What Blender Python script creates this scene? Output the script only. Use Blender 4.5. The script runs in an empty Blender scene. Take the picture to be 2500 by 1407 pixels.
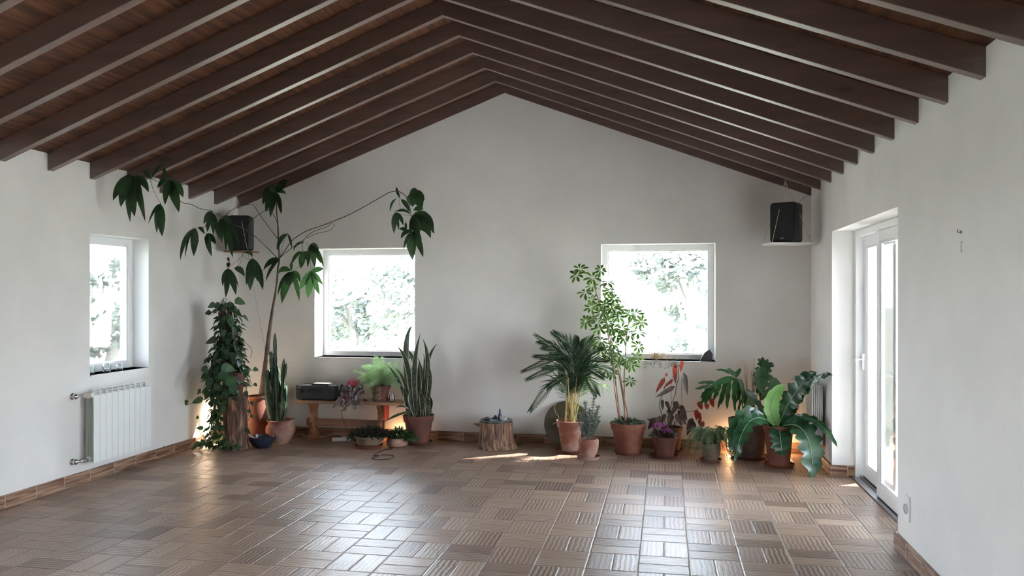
import bpy, math, random
from mathutils import Vector, Matrix
R_ = random.Random(7)
C = bpy.context.scene.collection
V = Vector

# ------------------------------------------------------------------ camera, sky, sun, exposure
H = 1.6; FPX = 1950.0; PSI = math.atan(375.0 / FPX); HZ = 720.0
cam_d = bpy.data.cameras.new('camera'); cam = bpy.data.objects.new('camera', cam_d); C.objects.link(cam)
cam.location = (0, 0, H); cam.rotation_euler = (math.pi / 2, 0, PSI)
cam_d.sensor_width = 36.0; cam_d.lens = FPX / 2500 * 36.0; cam_d.shift_y = (HZ - 703.5) / 2500
cam_d.clip_end = 400
bpy.context.scene.camera = cam

wd = bpy.data.worlds.new('sky'); bpy.context.scene.world = wd; wd.use_nodes = True
wn = wd.node_tree.nodes; wl_ = wd.node_tree.links
bg = wn['Background']
tc = wn.new('ShaderNodeTexCoord'); sp = wn.new('ShaderNodeSeparateXYZ'); cr = wn.new('ShaderNodeValToRGB')
wl_.new(tc.outputs['Generated'], sp.inputs[0]); wl_.new(sp.outputs['Z'], cr.inputs[0])
cr.color_ramp.elements[0].position = 0.0; cr.color_ramp.elements[0].color = (0.89, 0.96, 1.0, 1)
cr.color_ramp.elements[1].position = 0.7; cr.color_ramp.elements[1].color = (0.60, 0.78, 1.0, 1)
wl_.new(cr.outputs[0], bg.inputs[0]); bg.inputs[1].default_value = 7.5

sun_d = bpy.data.lights.new('sun', 'SUN'); sun = bpy.data.objects.new('sun', sun_d); C.objects.link(sun)
sun_d.energy = 48.0; sun_d.angle = 0.009; sun_d.color = (1.0, 0.965, 0.91)
sun.rotation_euler = V((-0.84, -0.61, -1.0)).to_track_quat('-Z', 'Y').to_euler()
sun.location = (4, 14, 8)

sc = bpy.context.scene
sc.view_settings.view_transform = 'Standard'; sc.view_settings.look = 'None'
sc.view_settings.exposure = 1.33; sc.view_settings.gamma = 1.0; sc.view_settings.use_curve_mapping = False
sc.cycles.use_denoising = True
sc.cycles.max_bounces = 10; sc.cycles.diffuse_bounces = 6; sc.cycles.glossy_bounces = 4
sc.cycles.transmission_bounces = 6; sc.cycles.transparent_max_bounces = 12
sc.cycles.sample_clamp_indirect = 12.0
sc.cycles.caustics_reflective = False; sc.cycles.caustics_refractive = False

# ------------------------------------------------------------------ helpers
FW = V((-math.sin(PSI), math.cos(PSI), 0)); RT = V((math.cos(PSI), math.sin(PSI), 0)); EYE = V((0, 0, H))
def _ray(u, v): return FW + RT * ((u - 1250) / FPX) + V((0, 0, 1)) * ((HZ - v) / FPX)
def at(u, v, y):                       # point of the photograph lying at depth y in the room
    r = _ray(u, v); return EYE + r * (y / r.y)
def atx(u, v, x):
    r = _ray(u, v); return EYE + r * (x / r.x)
def fl(u, v, z=0.0):                   # point of the photograph lying on a level surface
    r = _ray(u, v); return EYE + r * ((z - H) / r.z)
def ppm(p): return FPX / (V(p) - EYE).dot(FW)

def prof_ell(t): return max(0.0, math.sin(math.pi * t ** 0.85)) ** 0.8
def prof_obov(t): return max(0.0, math.sin(math.pi * t ** 1.5)) ** 0.75
def prof_heart(t): return max(0.0, math.sin(math.pi * t ** 0.55)) ** 0.75
def prof_blade(t): return (0.5 + 0.5 * math.sin(math.pi * min(1, t * .95))) * (1 - max(0, (t - 0.5) / 0.5) ** 1.5)
def prof_strap(t): return min(1, 0.25 + t * 2.2) * (1 - max(0, (t - 0.72) / 0.28) ** 2.2)
def prof_needle(t): return 1 - t * 0.85
def prof_pinna(t): return max(0.05, math.sin(math.pi * min(1, 0.12 + t * 0.88)) ** 0.6)

class MB:
    def __init__(s): s.v = []; s.f = []; s.m = []
    def add(s, vs, fs, mi=0):
        o = len(s.v); s.v += [V(p) for p in vs]; s.f += [tuple(i + o for i in f) for f in fs]
        s.m += [mi] * len(fs) if isinstance(mi, int) else mi
    def box(s, a, b, mi=0):
        x0, y0, z0 = [min(a[i], b[i]) for i in range(3)]; x1, y1, z1 = [max(a[i], b[i]) for i in range(3)]
        s.add([(x0,y0,z0),(x1,y0,z0),(x1,y1,z0),(x0,y1,z0),(x0,y0,z1),(x1,y0,z1),(x1,y1,z1),(x0,y1,z1)],
              [(0,3,2,1),(4,5,6,7),(0,1,5,4),(1,2,6,5),(2,3,7,6),(3,0,4,7)], mi); return s
    def rbox(s, c, sz, rz=0, mi=0, rx=0, ry=0):
        M_ = Matrix.Rotation(rz, 3, 'Z') @ Matrix.Rotation(ry, 3, 'Y') @ Matrix.Rotation(rx, 3, 'X')
        p = []
        for k in range(8):
            q = V(((k & 1) - .5, ((k >> 1) & 1) - .5, ((k >> 2) & 1) - .5))
            p.append(V(c) + M_ @ V((q.x*sz[0], q.y*sz[1], q.z*sz[2])))
        s.add(p, [(0,2,3,1),(4,5,7,6),(0,1,5,4),(1,3,7,5),(3,2,6,7),(2,0,4,6)], mi); return s
    def prism(s, poly, e, mi=0):       # poly: 3-D points of one face, e: extrusion vector
        n = len(poly); vs = [V(p) for p in poly] + [V(p) + V(e) for p in poly]
        s.add(vs, [tuple(range(n))[::-1], tuple(range(n, 2*n))] + [(i, (i+1) % n, n+(i+1) % n, n+i) for i in range(n)], mi); return s
    def tube(s, pts, r, n=8, mi=0, cap=True, closed=False):
        pts = [V(p) for p in pts]; k = len(pts)
        rr = r if isinstance(r, (list, tuple)) else [r] * k
        t0 = (pts[1] - pts[0]).normalized(); a = t0.orthogonal().normalized(); vs = []
        for i, p in enumerate(pts):
            t = (pts[min(i+1, k-1)] - pts[max(i-1, 0)])
            if closed: t = pts[(i+1) % k] - pts[i-1]
            t.normalize(); a = (a - t * a.dot(t)); a = a.normalized() if a.length > 1e-6 else t.orthogonal().normalized()
            b = t.cross(a)
            for j in range(n):
                w = 2*math.pi*j/n; vs.append(p + (a*math.cos(w) + b*math.sin(w)) * rr[i])
        fs = []
        for i in range(k if closed else k-1):
            i2 = (i+1) % k
            for j in range(n): fs.append((i*n+j, i*n+(j+1) % n, i2*n+(j+1) % n, i2*n+j))
        if cap and not closed: fs.append(tuple(range(n))[::-1]); fs.append(tuple(range((k-1)*n, k*n)))
        s.add(vs, fs, mi); return s
    def lathe(s, c, prof, n=40, mi=0, fn=None, tilt=None):
        vs = []; fs = []; k = len(prof)
        for r, z in prof:
            for j in range(n):
                w = 2*math.pi*j/n; rr = r * (fn(w, z) if fn else 1)
                p = V((rr*math.cos(w), rr*math.sin(w), z))
                if tilt: p = tilt @ p
                vs.append(V(c) + p)
        for i in range(k-1):
            for j in range(n): fs.append((i*n+j, i*n+(j+1) % n, (i+1)*n+(j+1) % n, (i+1)*n+j))
        if prof[0][0] > 1e-5: fs.append(tuple(range(n))[::-1])
        if prof[-1][0] > 1e-5: fs.append(tuple(range((k-1)*n, k*n)))
        s.add(vs, fs, mi); return s
    def ball(s, c, r, n=12, m=8, mi=0, sq=(1,1,1)):
        pr = [(math.sin(math.pi*i/m), -math.cos(math.pi*i/m)) for i in range(m+1)]
        vs = []; fs = []
        for a, z in pr:
            for j in range(n):
                w = 2*math.pi*j/n; vs.append(V(c) + V((a*math.cos(w)*r*sq[0], a*math.sin(w)*r*sq[1], z*r*sq[2])))
        for i in range(m):
            for j in range(n): fs.append((i*n+j, i*n+(j+1) % n, (i+1)*n+(j+1) % n, (i+1)*n+j))
        s.add(vs, fs, mi); return s
    def leaf(s, a, b, w, nrm=(0, -1, 0.3), sag=(0, 0, 0), n=6, fold=0.15, prof=prof_ell, mi=0, margin=0, wav=0, twist=0, rib=None, sd=0):
        a = V(a); b = V(b); sag = V(sag); nrm = V(nrm); vs = []; fs = []; ms = []
        ph = sd * 1.7; cols = 5 if margin else 3
        for i in range(n+1):
            t = i / n; p = a.lerp(b, t) + sag * (4*t*(1-t))
            tg = ((b - a) + sag * (4*(1-2*t))).normalized()
            nn = nrm.copy()
            if twist: nn = Matrix.Rotation(twist*t, 3, tg) @ nn
            nn = nn - tg * nn.dot(tg); nn = nn.normalized() if nn.length > 1e-5 else tg.orthogonal().normalized()
            sd_ = tg.cross(nn).normalized(); h = w * 0.5 * prof(t) + 1e-4
            wl, wr = h * (1 + wav * math.sin(t*n*2.1 + ph)), h * (1 + wav * math.sin(t*n*2.1 + 1.9 + ph))
            k1 = wav * w * 0.35 * math.sin(t*n*1.57 + ph); k2 = wav * w * 0.35 * math.sin(t*n*1.57 + 2 + ph)
            L = p - sd_*wl + nn*(fold*h + k1); Rr = p + sd_*wr + nn*(fold*h + k2)
            if margin: vs += [L, p.lerp(L, 1-margin), p, p.lerp(Rr, 1-margin), Rr]
            else: vs += [L, p, Rr]
        for i in range(n):
            for j in range(cols-1):
                o = i*cols + j; fs.append((o, o+1, o+cols+1, o+cols))
                ms.append(mi+1 if margin and j in (0, cols-2) else mi)
        s.add(vs, fs, ms)
        if rib is not None:
            pts = [a.lerp(b, i/n) + sag*(4*(i/n)*(1-i/n)) + (nrm.normalized()*w*0.02) for i in range(n+1)]
            s.tube(pts, [w*0.035*(1-0.8*i/n) for i in range(n+1)], 5, rib)
        return s
    def build(s, name, mats, parent=None, smooth=True, bevel=0, angle=35, solid=0):
        me = bpy.data.meshes.new(name); org = V((0, 0, 0))
        q = parent
        while q is not None: org = org + V(q.location); q = q.parent
        me.from_pydata([tuple(p - org) for p in s.v], [], s.f)
        for m in (mats if isinstance(mats, (list, tuple)) else [mats]): me.materials.append(m)
        for i, p in enumerate(me.polygons): p.material_index = min(s.m[i], len(me.materials)-1)
        me.update()
        o = bpy.data.objects.new(name, me); C.objects.link(o)
        if parent is not None: o.parent = parent
        if bevel:
            b = o.modifiers.new('bevel', 'BEVEL'); b.width = bevel; b.segments = 2; b.limit_method = 'ANGLE'; b.angle_limit = math.radians(40)
        if smooth:
            for p in me.polygons: p.use_smooth = True
            try:
                me.set_sharp_from_angle(angle=math.radians(angle))
            except Exception: pass
        if solid:
            b = o.modifiers.new('solid', 'SOLIDIFY'); b.thickness = solid; b.offset = 0
        return o

def thing(name, loc, label, cat, group=None):
    o = bpy.data.objects.new(name, None); C.objects.link(o); o.location = loc; o.empty_display_size = 0.05
    o['label'] = label; o['category'] = cat
    if group: o['group'] = group
    return o
def tag(o, label, cat, group=None):
    o['label'] = label; o['category'] = cat
    if group: o['group'] = group
    return o
def struct(o): o['kind'] = 'structure'; return o
def curve_pts(ps, n=6):                # Catmull-Rom through points
    ps = [V(p) for p in ps]; out = []
    for i in range(len(ps)-1):
        p0 = ps[max(i-1, 0)]; p1 = ps[i]; p2 = ps[i+1]; p3 = ps[min(i+2, len(ps)-1)]
        for k in range(n):
            t = k/n
            out.append(0.5*((2*p1) + (p2-p0)*t + (2*p0-5*p1+4*p2-p3)*t*t + (3*p1-p0-3*p2+p3)*t**3))
    out.append(ps[-1]); return out

# ------------------------------------------------------------------ materials
def nt(name):
    m = bpy.data.materials.new(name); m.use_nodes = True; t = m.node_tree
    return m, t, t.nodes['Principled BSDF'], t.nodes['Material Output']
def N(t, typ, **kw):
    n = t.nodes.new(typ)
    for k, v in kw.items(): setattr(n, k, v)
    return n
def ma(t, op, a, b=None, c=None):
    n = t.nodes.new('ShaderNodeMath'); n.operation = op
    for i, x in enumerate((a, b, c)):
        if x is None: continue
        if isinstance(x, (int, float)): n.inputs[i].default_value = x
        else: t.links.new(x, n.inputs[i])
    return n.outputs[0]
def mixc(t, f, a, b, bt='MIX'):
    n = t.nodes.new('ShaderNodeMix'); n.data_type = 'RGBA'; n.blend_type = bt
    for k, x in ((0, f), (6, a), (7, b)):
        if isinstance(x, (int, float)): n.inputs[k].default_value = x
        elif isinstance(x, tuple): n.inputs[k].default_value = (*x, 1)
        else: t.links.new(x, n.inputs[k])
    return n.outputs[2]
def mat(name, c1, c2=None, scale=6, rough=0.5, bump=0.0, bscale=60, spec=0.5, stretch=(1, 1, 1), transl=0, metal=0, coat=0, sharp=0.5, emit=0, alpha=1, detail=4):
    m, t, p, out = nt(name)
    p.inputs['Roughness'].default_value = rough; p.inputs['Specular IOR Level'].default_value = spec
    p.inputs['Metallic'].default_value = metal; p.inputs['Coat Weight'].default_value = coat
    p.inputs['Coat Roughness'].default_value = 0.2
    tcn = N(t, 'ShaderNodeTexCoord'); mp = N(t, 'ShaderNodeMapping'); mp.inputs['Scale'].default_value = stretch
    t.links.new(tcn.outputs['Object'], mp.inputs[0])
    col = None
    if c2 is not None:
        nz = N(t, 'ShaderNodeTexNoise'); nz.inputs['Scale'].default_value = scale; nz.inputs['Detail'].default_value = detail
        t.links.new(mp.outputs[0], nz.inputs['Vector'])
        rp = N(t, 'ShaderNodeValToRGB'); rp.color_ramp.elements[0].position = 0.5 - 0.25*sharp; rp.color_ramp.elements[1].position = 0.5 + 0.25*sharp
        rp.color_ramp.elements[0].color = (*c1, 1); rp.color_ramp.elements[1].color = (*c2, 1)
        t.links.new(nz.outputs['Fac'], rp.inputs[0]); col = rp.outputs[0]; t.links.new(col, p.inputs['Base Color'])
    else: p.inputs['Base Color'].default_value = (*c1, 1)
    if bump:
        nb = N(t, 'ShaderNodeTexNoise'); nb.inputs['Scale'].default_value = bscale; nb.inputs['Detail'].default_value = 3
        t.links.new(mp.outputs[0], nb.inputs['Vector'])
        bp = N(t, 'ShaderNodeBump'); bp.inputs['Strength'].default_value = bump; bp.inputs['Distance'].default_value = 0.01
        t.links.new(nb.outputs['Fac'], bp.inputs['Height']); t.links.new(bp.outputs[0], p.inputs['Normal'])
    if transl:
        tr = N(t, 'ShaderNodeBsdfTranslucent'); mx = N(t, 'ShaderNodeMixShader'); mx.inputs[0].default_value = transl
        if col is not None:
            t.links.new(mixc(t, 1.0, col, (1.0, 1.25, 0.7), 'MULTIPLY'), tr.inputs[0])
        else: tr.inputs[0].default_value = (*c1, 1)
        t.links.new(p.outputs[0], mx.inputs[1]); t.links.new(tr.outputs[0], mx.inputs[2]); t.links.new(mx.outputs[0], out.inputs[0])
    if emit:
        p.inputs['Emission Color'].default_value = (*c1, 1); p.inputs['Emission Strength'].default_value = emit
    return m

def wood_beam():
    m, t, p, out = nt('stained pine')
    tcn = N(t, 'ShaderNodeTexCoord'); mp = N(t, 'ShaderNodeMapping'); mp.inputs['Scale'].default_value = (0.7, 9, 9)
    t.links.new(tcn.outputs['Object'], mp.inputs[0])
    info = N(t, 'ShaderNodeObjectInfo')
    nz = N(t, 'ShaderNodeTexNoise', noise_dimensions='4D'); nz.inputs['Scale'].default_value = 2.2; nz.inputs['Detail'].default_value = 6; nz.inputs['Distortion'].default_value = 0.6
    t.links.new(mp.outputs[0], nz.inputs['Vector']); t.links.new(ma(t, 'MULTIPLY', info.outputs['Random'], 20), nz.inputs['W'])
    base = mixc(t, nz.outputs['Fac'], (0.032, 0.015, 0.011), (0.175, 0.086, 0.060))
    mp2 = N(t, 'ShaderNodeMapping'); mp2.inputs['Scale'].default_value = (1.5, 4.5, 4.5); t.links.new(tcn.outputs['Object'], mp2.inputs[0])
    vo = N(t, 'ShaderNodeTexVoronoi', voronoi_dimensions='4D'); vo.inputs['Scale'].default_value = 1.6; t.links.new(mp2.outputs[0], vo.inputs['Vector'])
    t.links.new(ma(t, 'MULTIPLY', info.outputs['Random'], 9), vo.inputs['W'])
    kn = N(t, 'ShaderNodeMapRange'); kn.inputs[1].default_value = 0.10; kn.inputs[2].default_value = 0.20; kn.inputs[3].default_value = 1; kn.inputs[4].default_value = 0
    t.links.new(vo.outputs['Distance'], kn.inputs[0])
    t.links.new(mixc(t, ma(t, 'MULTIPLY', kn.outputs[0], 0.8), base, (0.02, 0.009, 0.006)), p.inputs['Base Color'])
    p.inputs['Roughness'].default_value = 0.6; p.inputs['Specular IOR Level'].default_value = 0.6
    p.inputs['Coat Weight'].default_value = 1.0; p.inputs['Coat Roughness'].default_value = 0.44; p.inputs['Coat IOR'].default_value = 1.8
    return m

def floor_mat():
    m, t, p, out = nt('terracotta parquet tiles')
    tcn = N(t, 'ShaderNodeTexCoord'); s3 = N(t, 'ShaderNodeSeparateXYZ')
    nw = N(t, 'ShaderNodeTexNoise'); nw.inputs['Scale'].default_value = 9; nw.inputs['Detail'].default_value = 2
    t.links.new(tcn.outputs['Object'], nw.inputs['Vector'])
    t.links.new(tcn.outputs['Object'], s3.inputs[0])
    wob = ma(t, 'MULTIPLY', ma(t, 'SUBTRACT', nw.outputs['Fac'], 0.5), 0.010)
    gx = ma(t, 'DIVIDE', ma(t, 'ADD', ma(t, 'SUBTRACT', s3.outputs[0], 0.14), wob), 0.30)
    gy = ma(t, 'DIVIDE', ma(t, 'SUBTRACT', ma(t, 'SUBTRACT', s3.outputs[1], 4.661), wob), 0.30)
    cx = ma(t, 'FLOOR', gx); cy = ma(t, 'FLOOR', gy)
    fx = ma(t, 'SUBTRACT', gx, cx); fy = ma(t, 'SUBTRACT', gy, cy)
    par = ma(t, 'ABSOLUTE', ma(t, 'MODULO', ma(t, 'ADD', cx, cy), 2.0))
    par = ma(t, 'GREATER_THAN', par, 0.5)                      # 1: long side along x
    inv = ma(t, 'SUBTRACT', 1.0, par)
    lat = ma(t, 'ADD', ma(t, 'MULTIPLY', fy, par), ma(t, 'MULTIPLY', fx, inv))
    lon = ma(t, 'ADD', ma(t, 'MULTIPLY', fx, par), ma(t, 'MULTIPLY', fy, inv))
    l2 = ma(t, 'MULTIPLY', lat, 2.0); sub = ma(t, 'FLOOR', l2); s_ = ma(t, 'SUBTRACT', l2, sub)
    de = ma(t, 'MINIMUM', ma(t, 'MULTIPLY', ma(t, 'MINIMUM', s_, ma(t, 'SUBTRACT', 1.0, s_)), 0.15),
            ma(t, 'MULTIPLY', ma(t, 'MINIMUM', lon, ma(t, 'SUBTRACT', 1.0, lon)), 0.30))
    cmb = N(t, 'ShaderNodeCombineXYZ'); t.links.new(cx, cmb.inputs[0]); t.links.new(cy, cmb.inputs[1]); t.links.new(sub, cmb.inputs[2])
    wnz = N(t, 'ShaderNodeTexWhiteNoise', noise_dimensions='3D'); t.links.new(cmb.outputs[0], wnz.inputs['Vector'])
    rnd = wnz.outputs['Value']; sc3 = N(t, 'ShaderNodeSeparateColor'); t.links.new(wnz.outputs['Color'], sc3.inputs[0])
    # combed ridges running along each tile
    cmb2 = N(t, 'ShaderNodeCombineXYZ'); t.links.new(ma(t, 'ADD', ma(t, 'MULTIPLY', lon, 5.0), ma(t, 'MULTIPLY', rnd, 37)), cmb2.inputs[0])
    t.links.new(ma(t, 'MULTIPLY', s_, 1.6), cmb2.inputs[1]); t.links.new(ma(t, 'MULTIPLY', rnd, 91), cmb2.inputs[2])
    nz = N(t, 'ShaderNodeTexNoise'); nz.inputs['Scale'].default_value = 1.0; nz.inputs['Detail'].default_value = 2; t.links.new(cmb2.outputs[0], nz.inputs['Vector'])
    ph = ma(t, 'ADD', ma(t, 'MULTIPLY', s_, 6.2832*5.0), ma(t, 'MULTIPLY', nz.outputs['Fac'], 5.0))
    stripe = ma(t, 'ADD', ma(t, 'MULTIPLY', ma(t, 'SINE', ph), 0.5), 0.5)
    cmb3 = N(t, 'ShaderNodeCombineXYZ'); t.links.new(ma(t, 'MULTIPLY', lon, 2.5), cmb3.inputs[0]); t.links.new(ma(t, 'MULTIPLY', s_, 26), cmb3.inputs[1]); t.links.new(ma(t, 'MULTIPLY', rnd, 50), cmb3.inputs[2])
    nf = N(t, 'ShaderNodeTexNoise'); nf.inputs['Scale'].default_value = 1.0; nf.inputs['Detail'].default_value = 4; t.links.new(cmb3.outputs[0], nf.inputs['Vector'])
    amp = ma(t, 'ADD', 0.25, ma(t, 'MULTIPLY', sc3.outputs[1], 0.7))
    f1 = ma(t, 'ADD', ma(t, 'MULTIPLY', stripe, amp), ma(t, 'MULTIPLY', nf.outputs['Fac'], 0.55))
    f1 = ma(t, 'ADD', f1, ma(t, 'MULTIPLY', ma(t, 'SUBTRACT', rnd, 0.5), 0.6))
    cA = mixc(t, sc3.outputs[2], (0.150, 0.068, 0.046), (0.105, 0.060, 0.045))
    cB = mixc(t, sc3.outputs[0], (0.52, 0.40, 0.31), (0.44, 0.31, 0.235))
    col = mixc(t, f1, cA, cB)
    big = N(t, 'ShaderNodeTexNoise'); big.inputs['Scale'].default_value = 0.8; t.links.new(tcn.outputs['Object'], big.inputs['Vector'])
    col = mixc(t, ma(t, 'MULTIPLY', big.outputs['Fac'], 0.5), col, (0.75, 0.68, 0.62), 'MULTIPLY')
    mort = N(t, 'ShaderNodeMapRange'); mort.inputs[1].default_value = 0.0012; mort.inputs[2].default_value = 0.0032; mort.inputs[3].default_value = 1; mort.inputs[4].default_value = 0
    t.links.new(de, mort.inputs[0])
    t.links.new(mixc(t, mort.outputs[0], col, (0.16, 0.12, 0.09)), p.inputs['Base Color'])
    edge = N(t, 'ShaderNodeMapRange'); edge.inputs[1].default_value = 0.0; edge.inputs[2].default_value = 0.008; edge.inputs[3].default_value = 0; edge.inputs[4].default_value = 1
    t.links.new(de, edge.inputs[0])
    nb = N(t, 'ShaderNodeTexNoise'); nb.inputs['Scale'].default_value = 5; nb.inputs['Detail'].default_value = 3; t.links.new(tcn.outputs['Object'], nb.inputs['Vector'])
    # each tile sits very slightly tilted
    tl = ma(t, 'ADD', ma(t, 'MULTIPLY', ma(t, 'SUBTRACT', s_, 0.5), ma(t, 'MULTIPLY', ma(t, 'SUBTRACT', sc3.outputs[0], 0.5), 1.6)),
            ma(t, 'MULTIPLY', ma(t, 'SUBTRACT', lon, 0.5), ma(t, 'MULTIPLY', ma(t, 'SUBTRACT', sc3.outputs[2], 0.5), 2.2)))
    hgt = ma(t, 'ADD', ma(t, 'MULTIPLY', edge.outputs[0], 0.65), ma(t, 'ADD', ma(t, 'MULTIPLY', stripe, ma(t, 'MULTIPLY', amp, 0.16)), ma(t, 'ADD', ma(t, 'MULTIPLY', nb.outputs['Fac'], 0.9), tl)))
    hgt = ma(t, 'ADD', hgt, ma(t, 'MULTIPLY', nf.outputs['Fac'], 0.25))
    bp = N(t, 'ShaderNodeBump'); bp.inputs['Strength'].default_value = 0.8; bp.inputs['Distance'].default_value = 0.004
    t.links.new(hgt, bp.inputs['Height']); t.links.new(bp.outputs[0], p.inputs['Normal'])
    t.links.new(ma(t, 'ADD', 0.27, ma(t, 'MULTIPLY', nf.outputs['Fac'], 0.18)), p.inputs['Roughness'])
    p.inputs['Specular IOR Level'].default_value = 0.36
    return m

def base_mat():
    m, t, p, out = nt('terracotta skirting tiles')
    tcn = N(t, 'ShaderNodeTexCoord'); s3 = N(t, 'ShaderNodeSeparateXYZ'); t.links.new(tcn.outputs['Object'], s3.inputs[0])
    g = ma(t, 'DIVIDE', ma(t, 'ADD', s3.outputs[0], s3.outputs[1]), 0.30); c = ma(t, 'FLOOR', g); f = ma(t, 'SUBTRACT', g, c)
    mp = N(t, 'ShaderNodeMapping'); mp.inputs['Scale'].default_value = (2.5, 2.5, 40); t.links.new(tcn.outputs['Object'], mp.inputs[0])
    nz = N(t, 'ShaderNodeTexNoise', noise_dimensions='4D'); nz.inputs['Scale'].default_value = 1.3; nz.inputs['Detail'].default_value = 3
    t.links.new(mp.outputs[0], nz.inputs['Vector']); t.links.new(ma(t, 'MULTIPLY', c, 3.7), nz.inputs['W'])
    rp = N(t, 'ShaderNodeValToRGB'); rp.color_ramp.elements[0].position = 0.38; rp.color_ramp.elements[1].position = 0.62
    rp.color_ramp.elements[0].color = (0.13, 0.055, 0.032, 1); rp.color_ramp.elements[1].color = (0.42, 0.27, 0.18, 1)
    t.links.new(nz.outputs['Fac'], rp.inputs[0])
    e = ma(t, 'LESS_THAN', ma(t, 'MINIMUM', f, ma(t, 'SUBTRACT', 1.0, f)), 0.012)
    t.links.new(mixc(t, e, rp.outputs[0], (0.45, 0.36, 0.28)), p.inputs['Base Color']); p.inputs['Roughness'].default_value = 0.4
    return m

def stump_mat():
    m, t, p, out = nt('weathered stump wood')
    tcn = N(t, 'ShaderNodeTexCoord'); mp = N(t, 'ShaderNodeMapping'); mp.inputs['Scale'].default_value = (1, 1, 0.16); t.links.new(tcn.outputs['Object'], mp.inputs[0])
    nz = N(t, 'ShaderNodeTexNoise'); nz.inputs['Scale'].default_value = 26; nz.inputs['Detail'].default_value = 6; nz.inputs['Distortion'].default_value = 0.8
    t.links.new(mp.outputs[0], nz.inputs['Vector'])
    rp = N(t, 'ShaderNodeValToRGB'); e = rp.color_ramp.elements
    e[0].position = 0.36; e[0].color = (0.035, 0.022, 0.018, 1); e[1].position = 0.70; e[1].color = (0.46, 0.29, 0.17, 1)
    k = rp.color_ramp.elements.new(0.5); k.color = (0.17, 0.085, 0.055, 1)
    t.links.new(nz.outputs['Fac'], rp.inputs[0]); t.links.new(rp.outputs[0], p.inputs['Base Color']); p.inputs['Roughness'].default_value = 0.7
    bp = N(t, 'ShaderNodeBump'); bp.inputs['Strength'].default_value = 0.8; bp.inputs['Distance'].default_value = 0.01
    t.links.new(nz.outputs['Fac'], bp.inputs['Height']); t.links.new(bp.outputs[0], p.inputs['Normal'])
    return m

def glass_mat(name='window glass', tint=(1, 1, 1)):
    m, t, p, out = nt(name)
    tr = N(t, 'ShaderNodeBsdfTransparent'); tr.inputs[0].default_value = (*tint, 1)
    gl = N(t, 'ShaderNodeBsdfGlossy'); gl.inputs['Roughness'].default_value = 0.02
    fr = N(t, 'ShaderNodeFresnel'); fr.inputs[0].default_value = 1.45
    mx = N(t, 'ShaderNodeMixShader'); t.links.new(ma(t, 'MULTIPLY', fr.outputs[0], 0.8), mx.inputs[0]); t.links.new(tr.outputs[0], mx.inputs[1]); t.links.new(gl.outputs[0], mx.inputs[2])
    t.links.new(mx.outputs[0], out.inputs[0]); return m

PLASTER = mat('white plaster', (0.80, 0.795, 0.785), (0.84, 0.833, 0.82), 2.5, 0.85, 0.12, 90, 0.2)
BEAM = wood_beam(); FLOOR = floor_mat(); BASE = base_mat(); STUMP = stump_mat()
BOARD = mat('ceiling boards', (0.055, 0.024, 0.013), (0.15, 0.062, 0.032), 3, 0.55, 0, stretch=(9, 0.8, 9))
WHITE = mat('white lacquer', (0.86, 0.87, 0.88), None, rough=0.35)
MARBLE = mat('pale stone sill', (0.72, 0.71, 0.69), (0.82, 0.81, 0.80), 12, 0.4)
RAD = mat('radiator enamel', (0.83, 0.85, 0.84), None, rough=0.4)
RADG = mat('radiator grey cast', (0.62, 0.64, 0.60), None, rough=0.5)
RADD = mat('radiator fins', (0.36, 0.38, 0.37), None, rough=0.5)
CHROME = mat('chrome', (0.62, 0.63, 0.65), None, rough=0.18, metal=1)
STEEL = mat('dull metal', (0.30, 0.30, 0.31), None, rough=0.4, metal=1)
GLASS = glass_mat(); JAR = glass_mat('jar glass', (0.95, 0.97, 0.97))
TERRA = mat('terracotta', (0.155, 0.048, 0.028), (0.23, 0.082, 0.050), 7, 0.75, 0.1, 60)
TERRAP = mat('terracotta with lime bloom', (0.23, 0.085, 0.055), (0.40, 0.25, 0.20), 5, 0.8, 0.15, 50, sharp=0.35)
TERRAD = mat('dark terracotta', (0.095, 0.031, 0.023), (0.155, 0.055, 0.040), 7, 0.7, 0.1, 50)
TERRAL = mat('pale ceramic', (0.40, 0.31, 0.24), (0.52, 0.42, 0.34), 5, 0.5, 0.05)
BLACKPOT = mat('dark glazed pot', (0.018, 0.019, 0.02), (0.05, 0.035, 0.03), 9, 0.35, 0.05)
BLUE = mat('dark blue glaze', (0.014, 0.018, 0.035), (0.03, 0.035, 0.06), 8, 0.25)
STONEPOT = mat('mossy stone pot', (0.13, 0.085, 0.06), (0.22, 0.16, 0.11), 9, 0.85, 0.4, 40)
SOIL = mat('soil', (0.030, 0.020, 0.013), (0.075, 0.05, 0.035), 60, 0.95, 0.8, 120)
BLACK = mat('black plastic', (0.012, 0.013, 0.016), (0.018, 0.019, 0.023), 40, 0.45)
GRILLE = mat('black speaker cloth', (0.010, 0.011, 0.013), None, rough=0.8)
ROPE = mat('pale cord', (0.62, 0.58, 0.50), None, rough=0.8)
BENCH = mat('warm stained pine bench', (0.17, 0.066, 0.036), (0.30, 0.13, 0.07), 4, 0.45, 0, stretch=(1, 8, 8))
BENCHTOP = mat('bench top pine', (0.24, 0.115, 0.06), (0.40, 0.22, 0.12), 4, 0.4, 0, stretch=(1, 8, 8))
LEG_GLOW = mat('painted red lamp glow', (0.55, 0.035, 0.025), None, rough=0.5)  # warm lamp light on the bench leg, as a surface colour
SLATE = mat('dark slate', (0.028, 0.030, 0.032), (0.065, 0.066, 0.065), 14, 0.6, 0.4, 60)
LSLATE = mat('grey green slate', (0.05, 0.06, 0.055), (0.14, 0.155, 0.145), 30, 0.35, 0.2, 60)
GOLD = mat('tarnished brass', (0.060, 0.048, 0.030), (0.10, 0.08, 0.05), 6, 0.5, 0.05, 40, metal=0.3)
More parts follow.
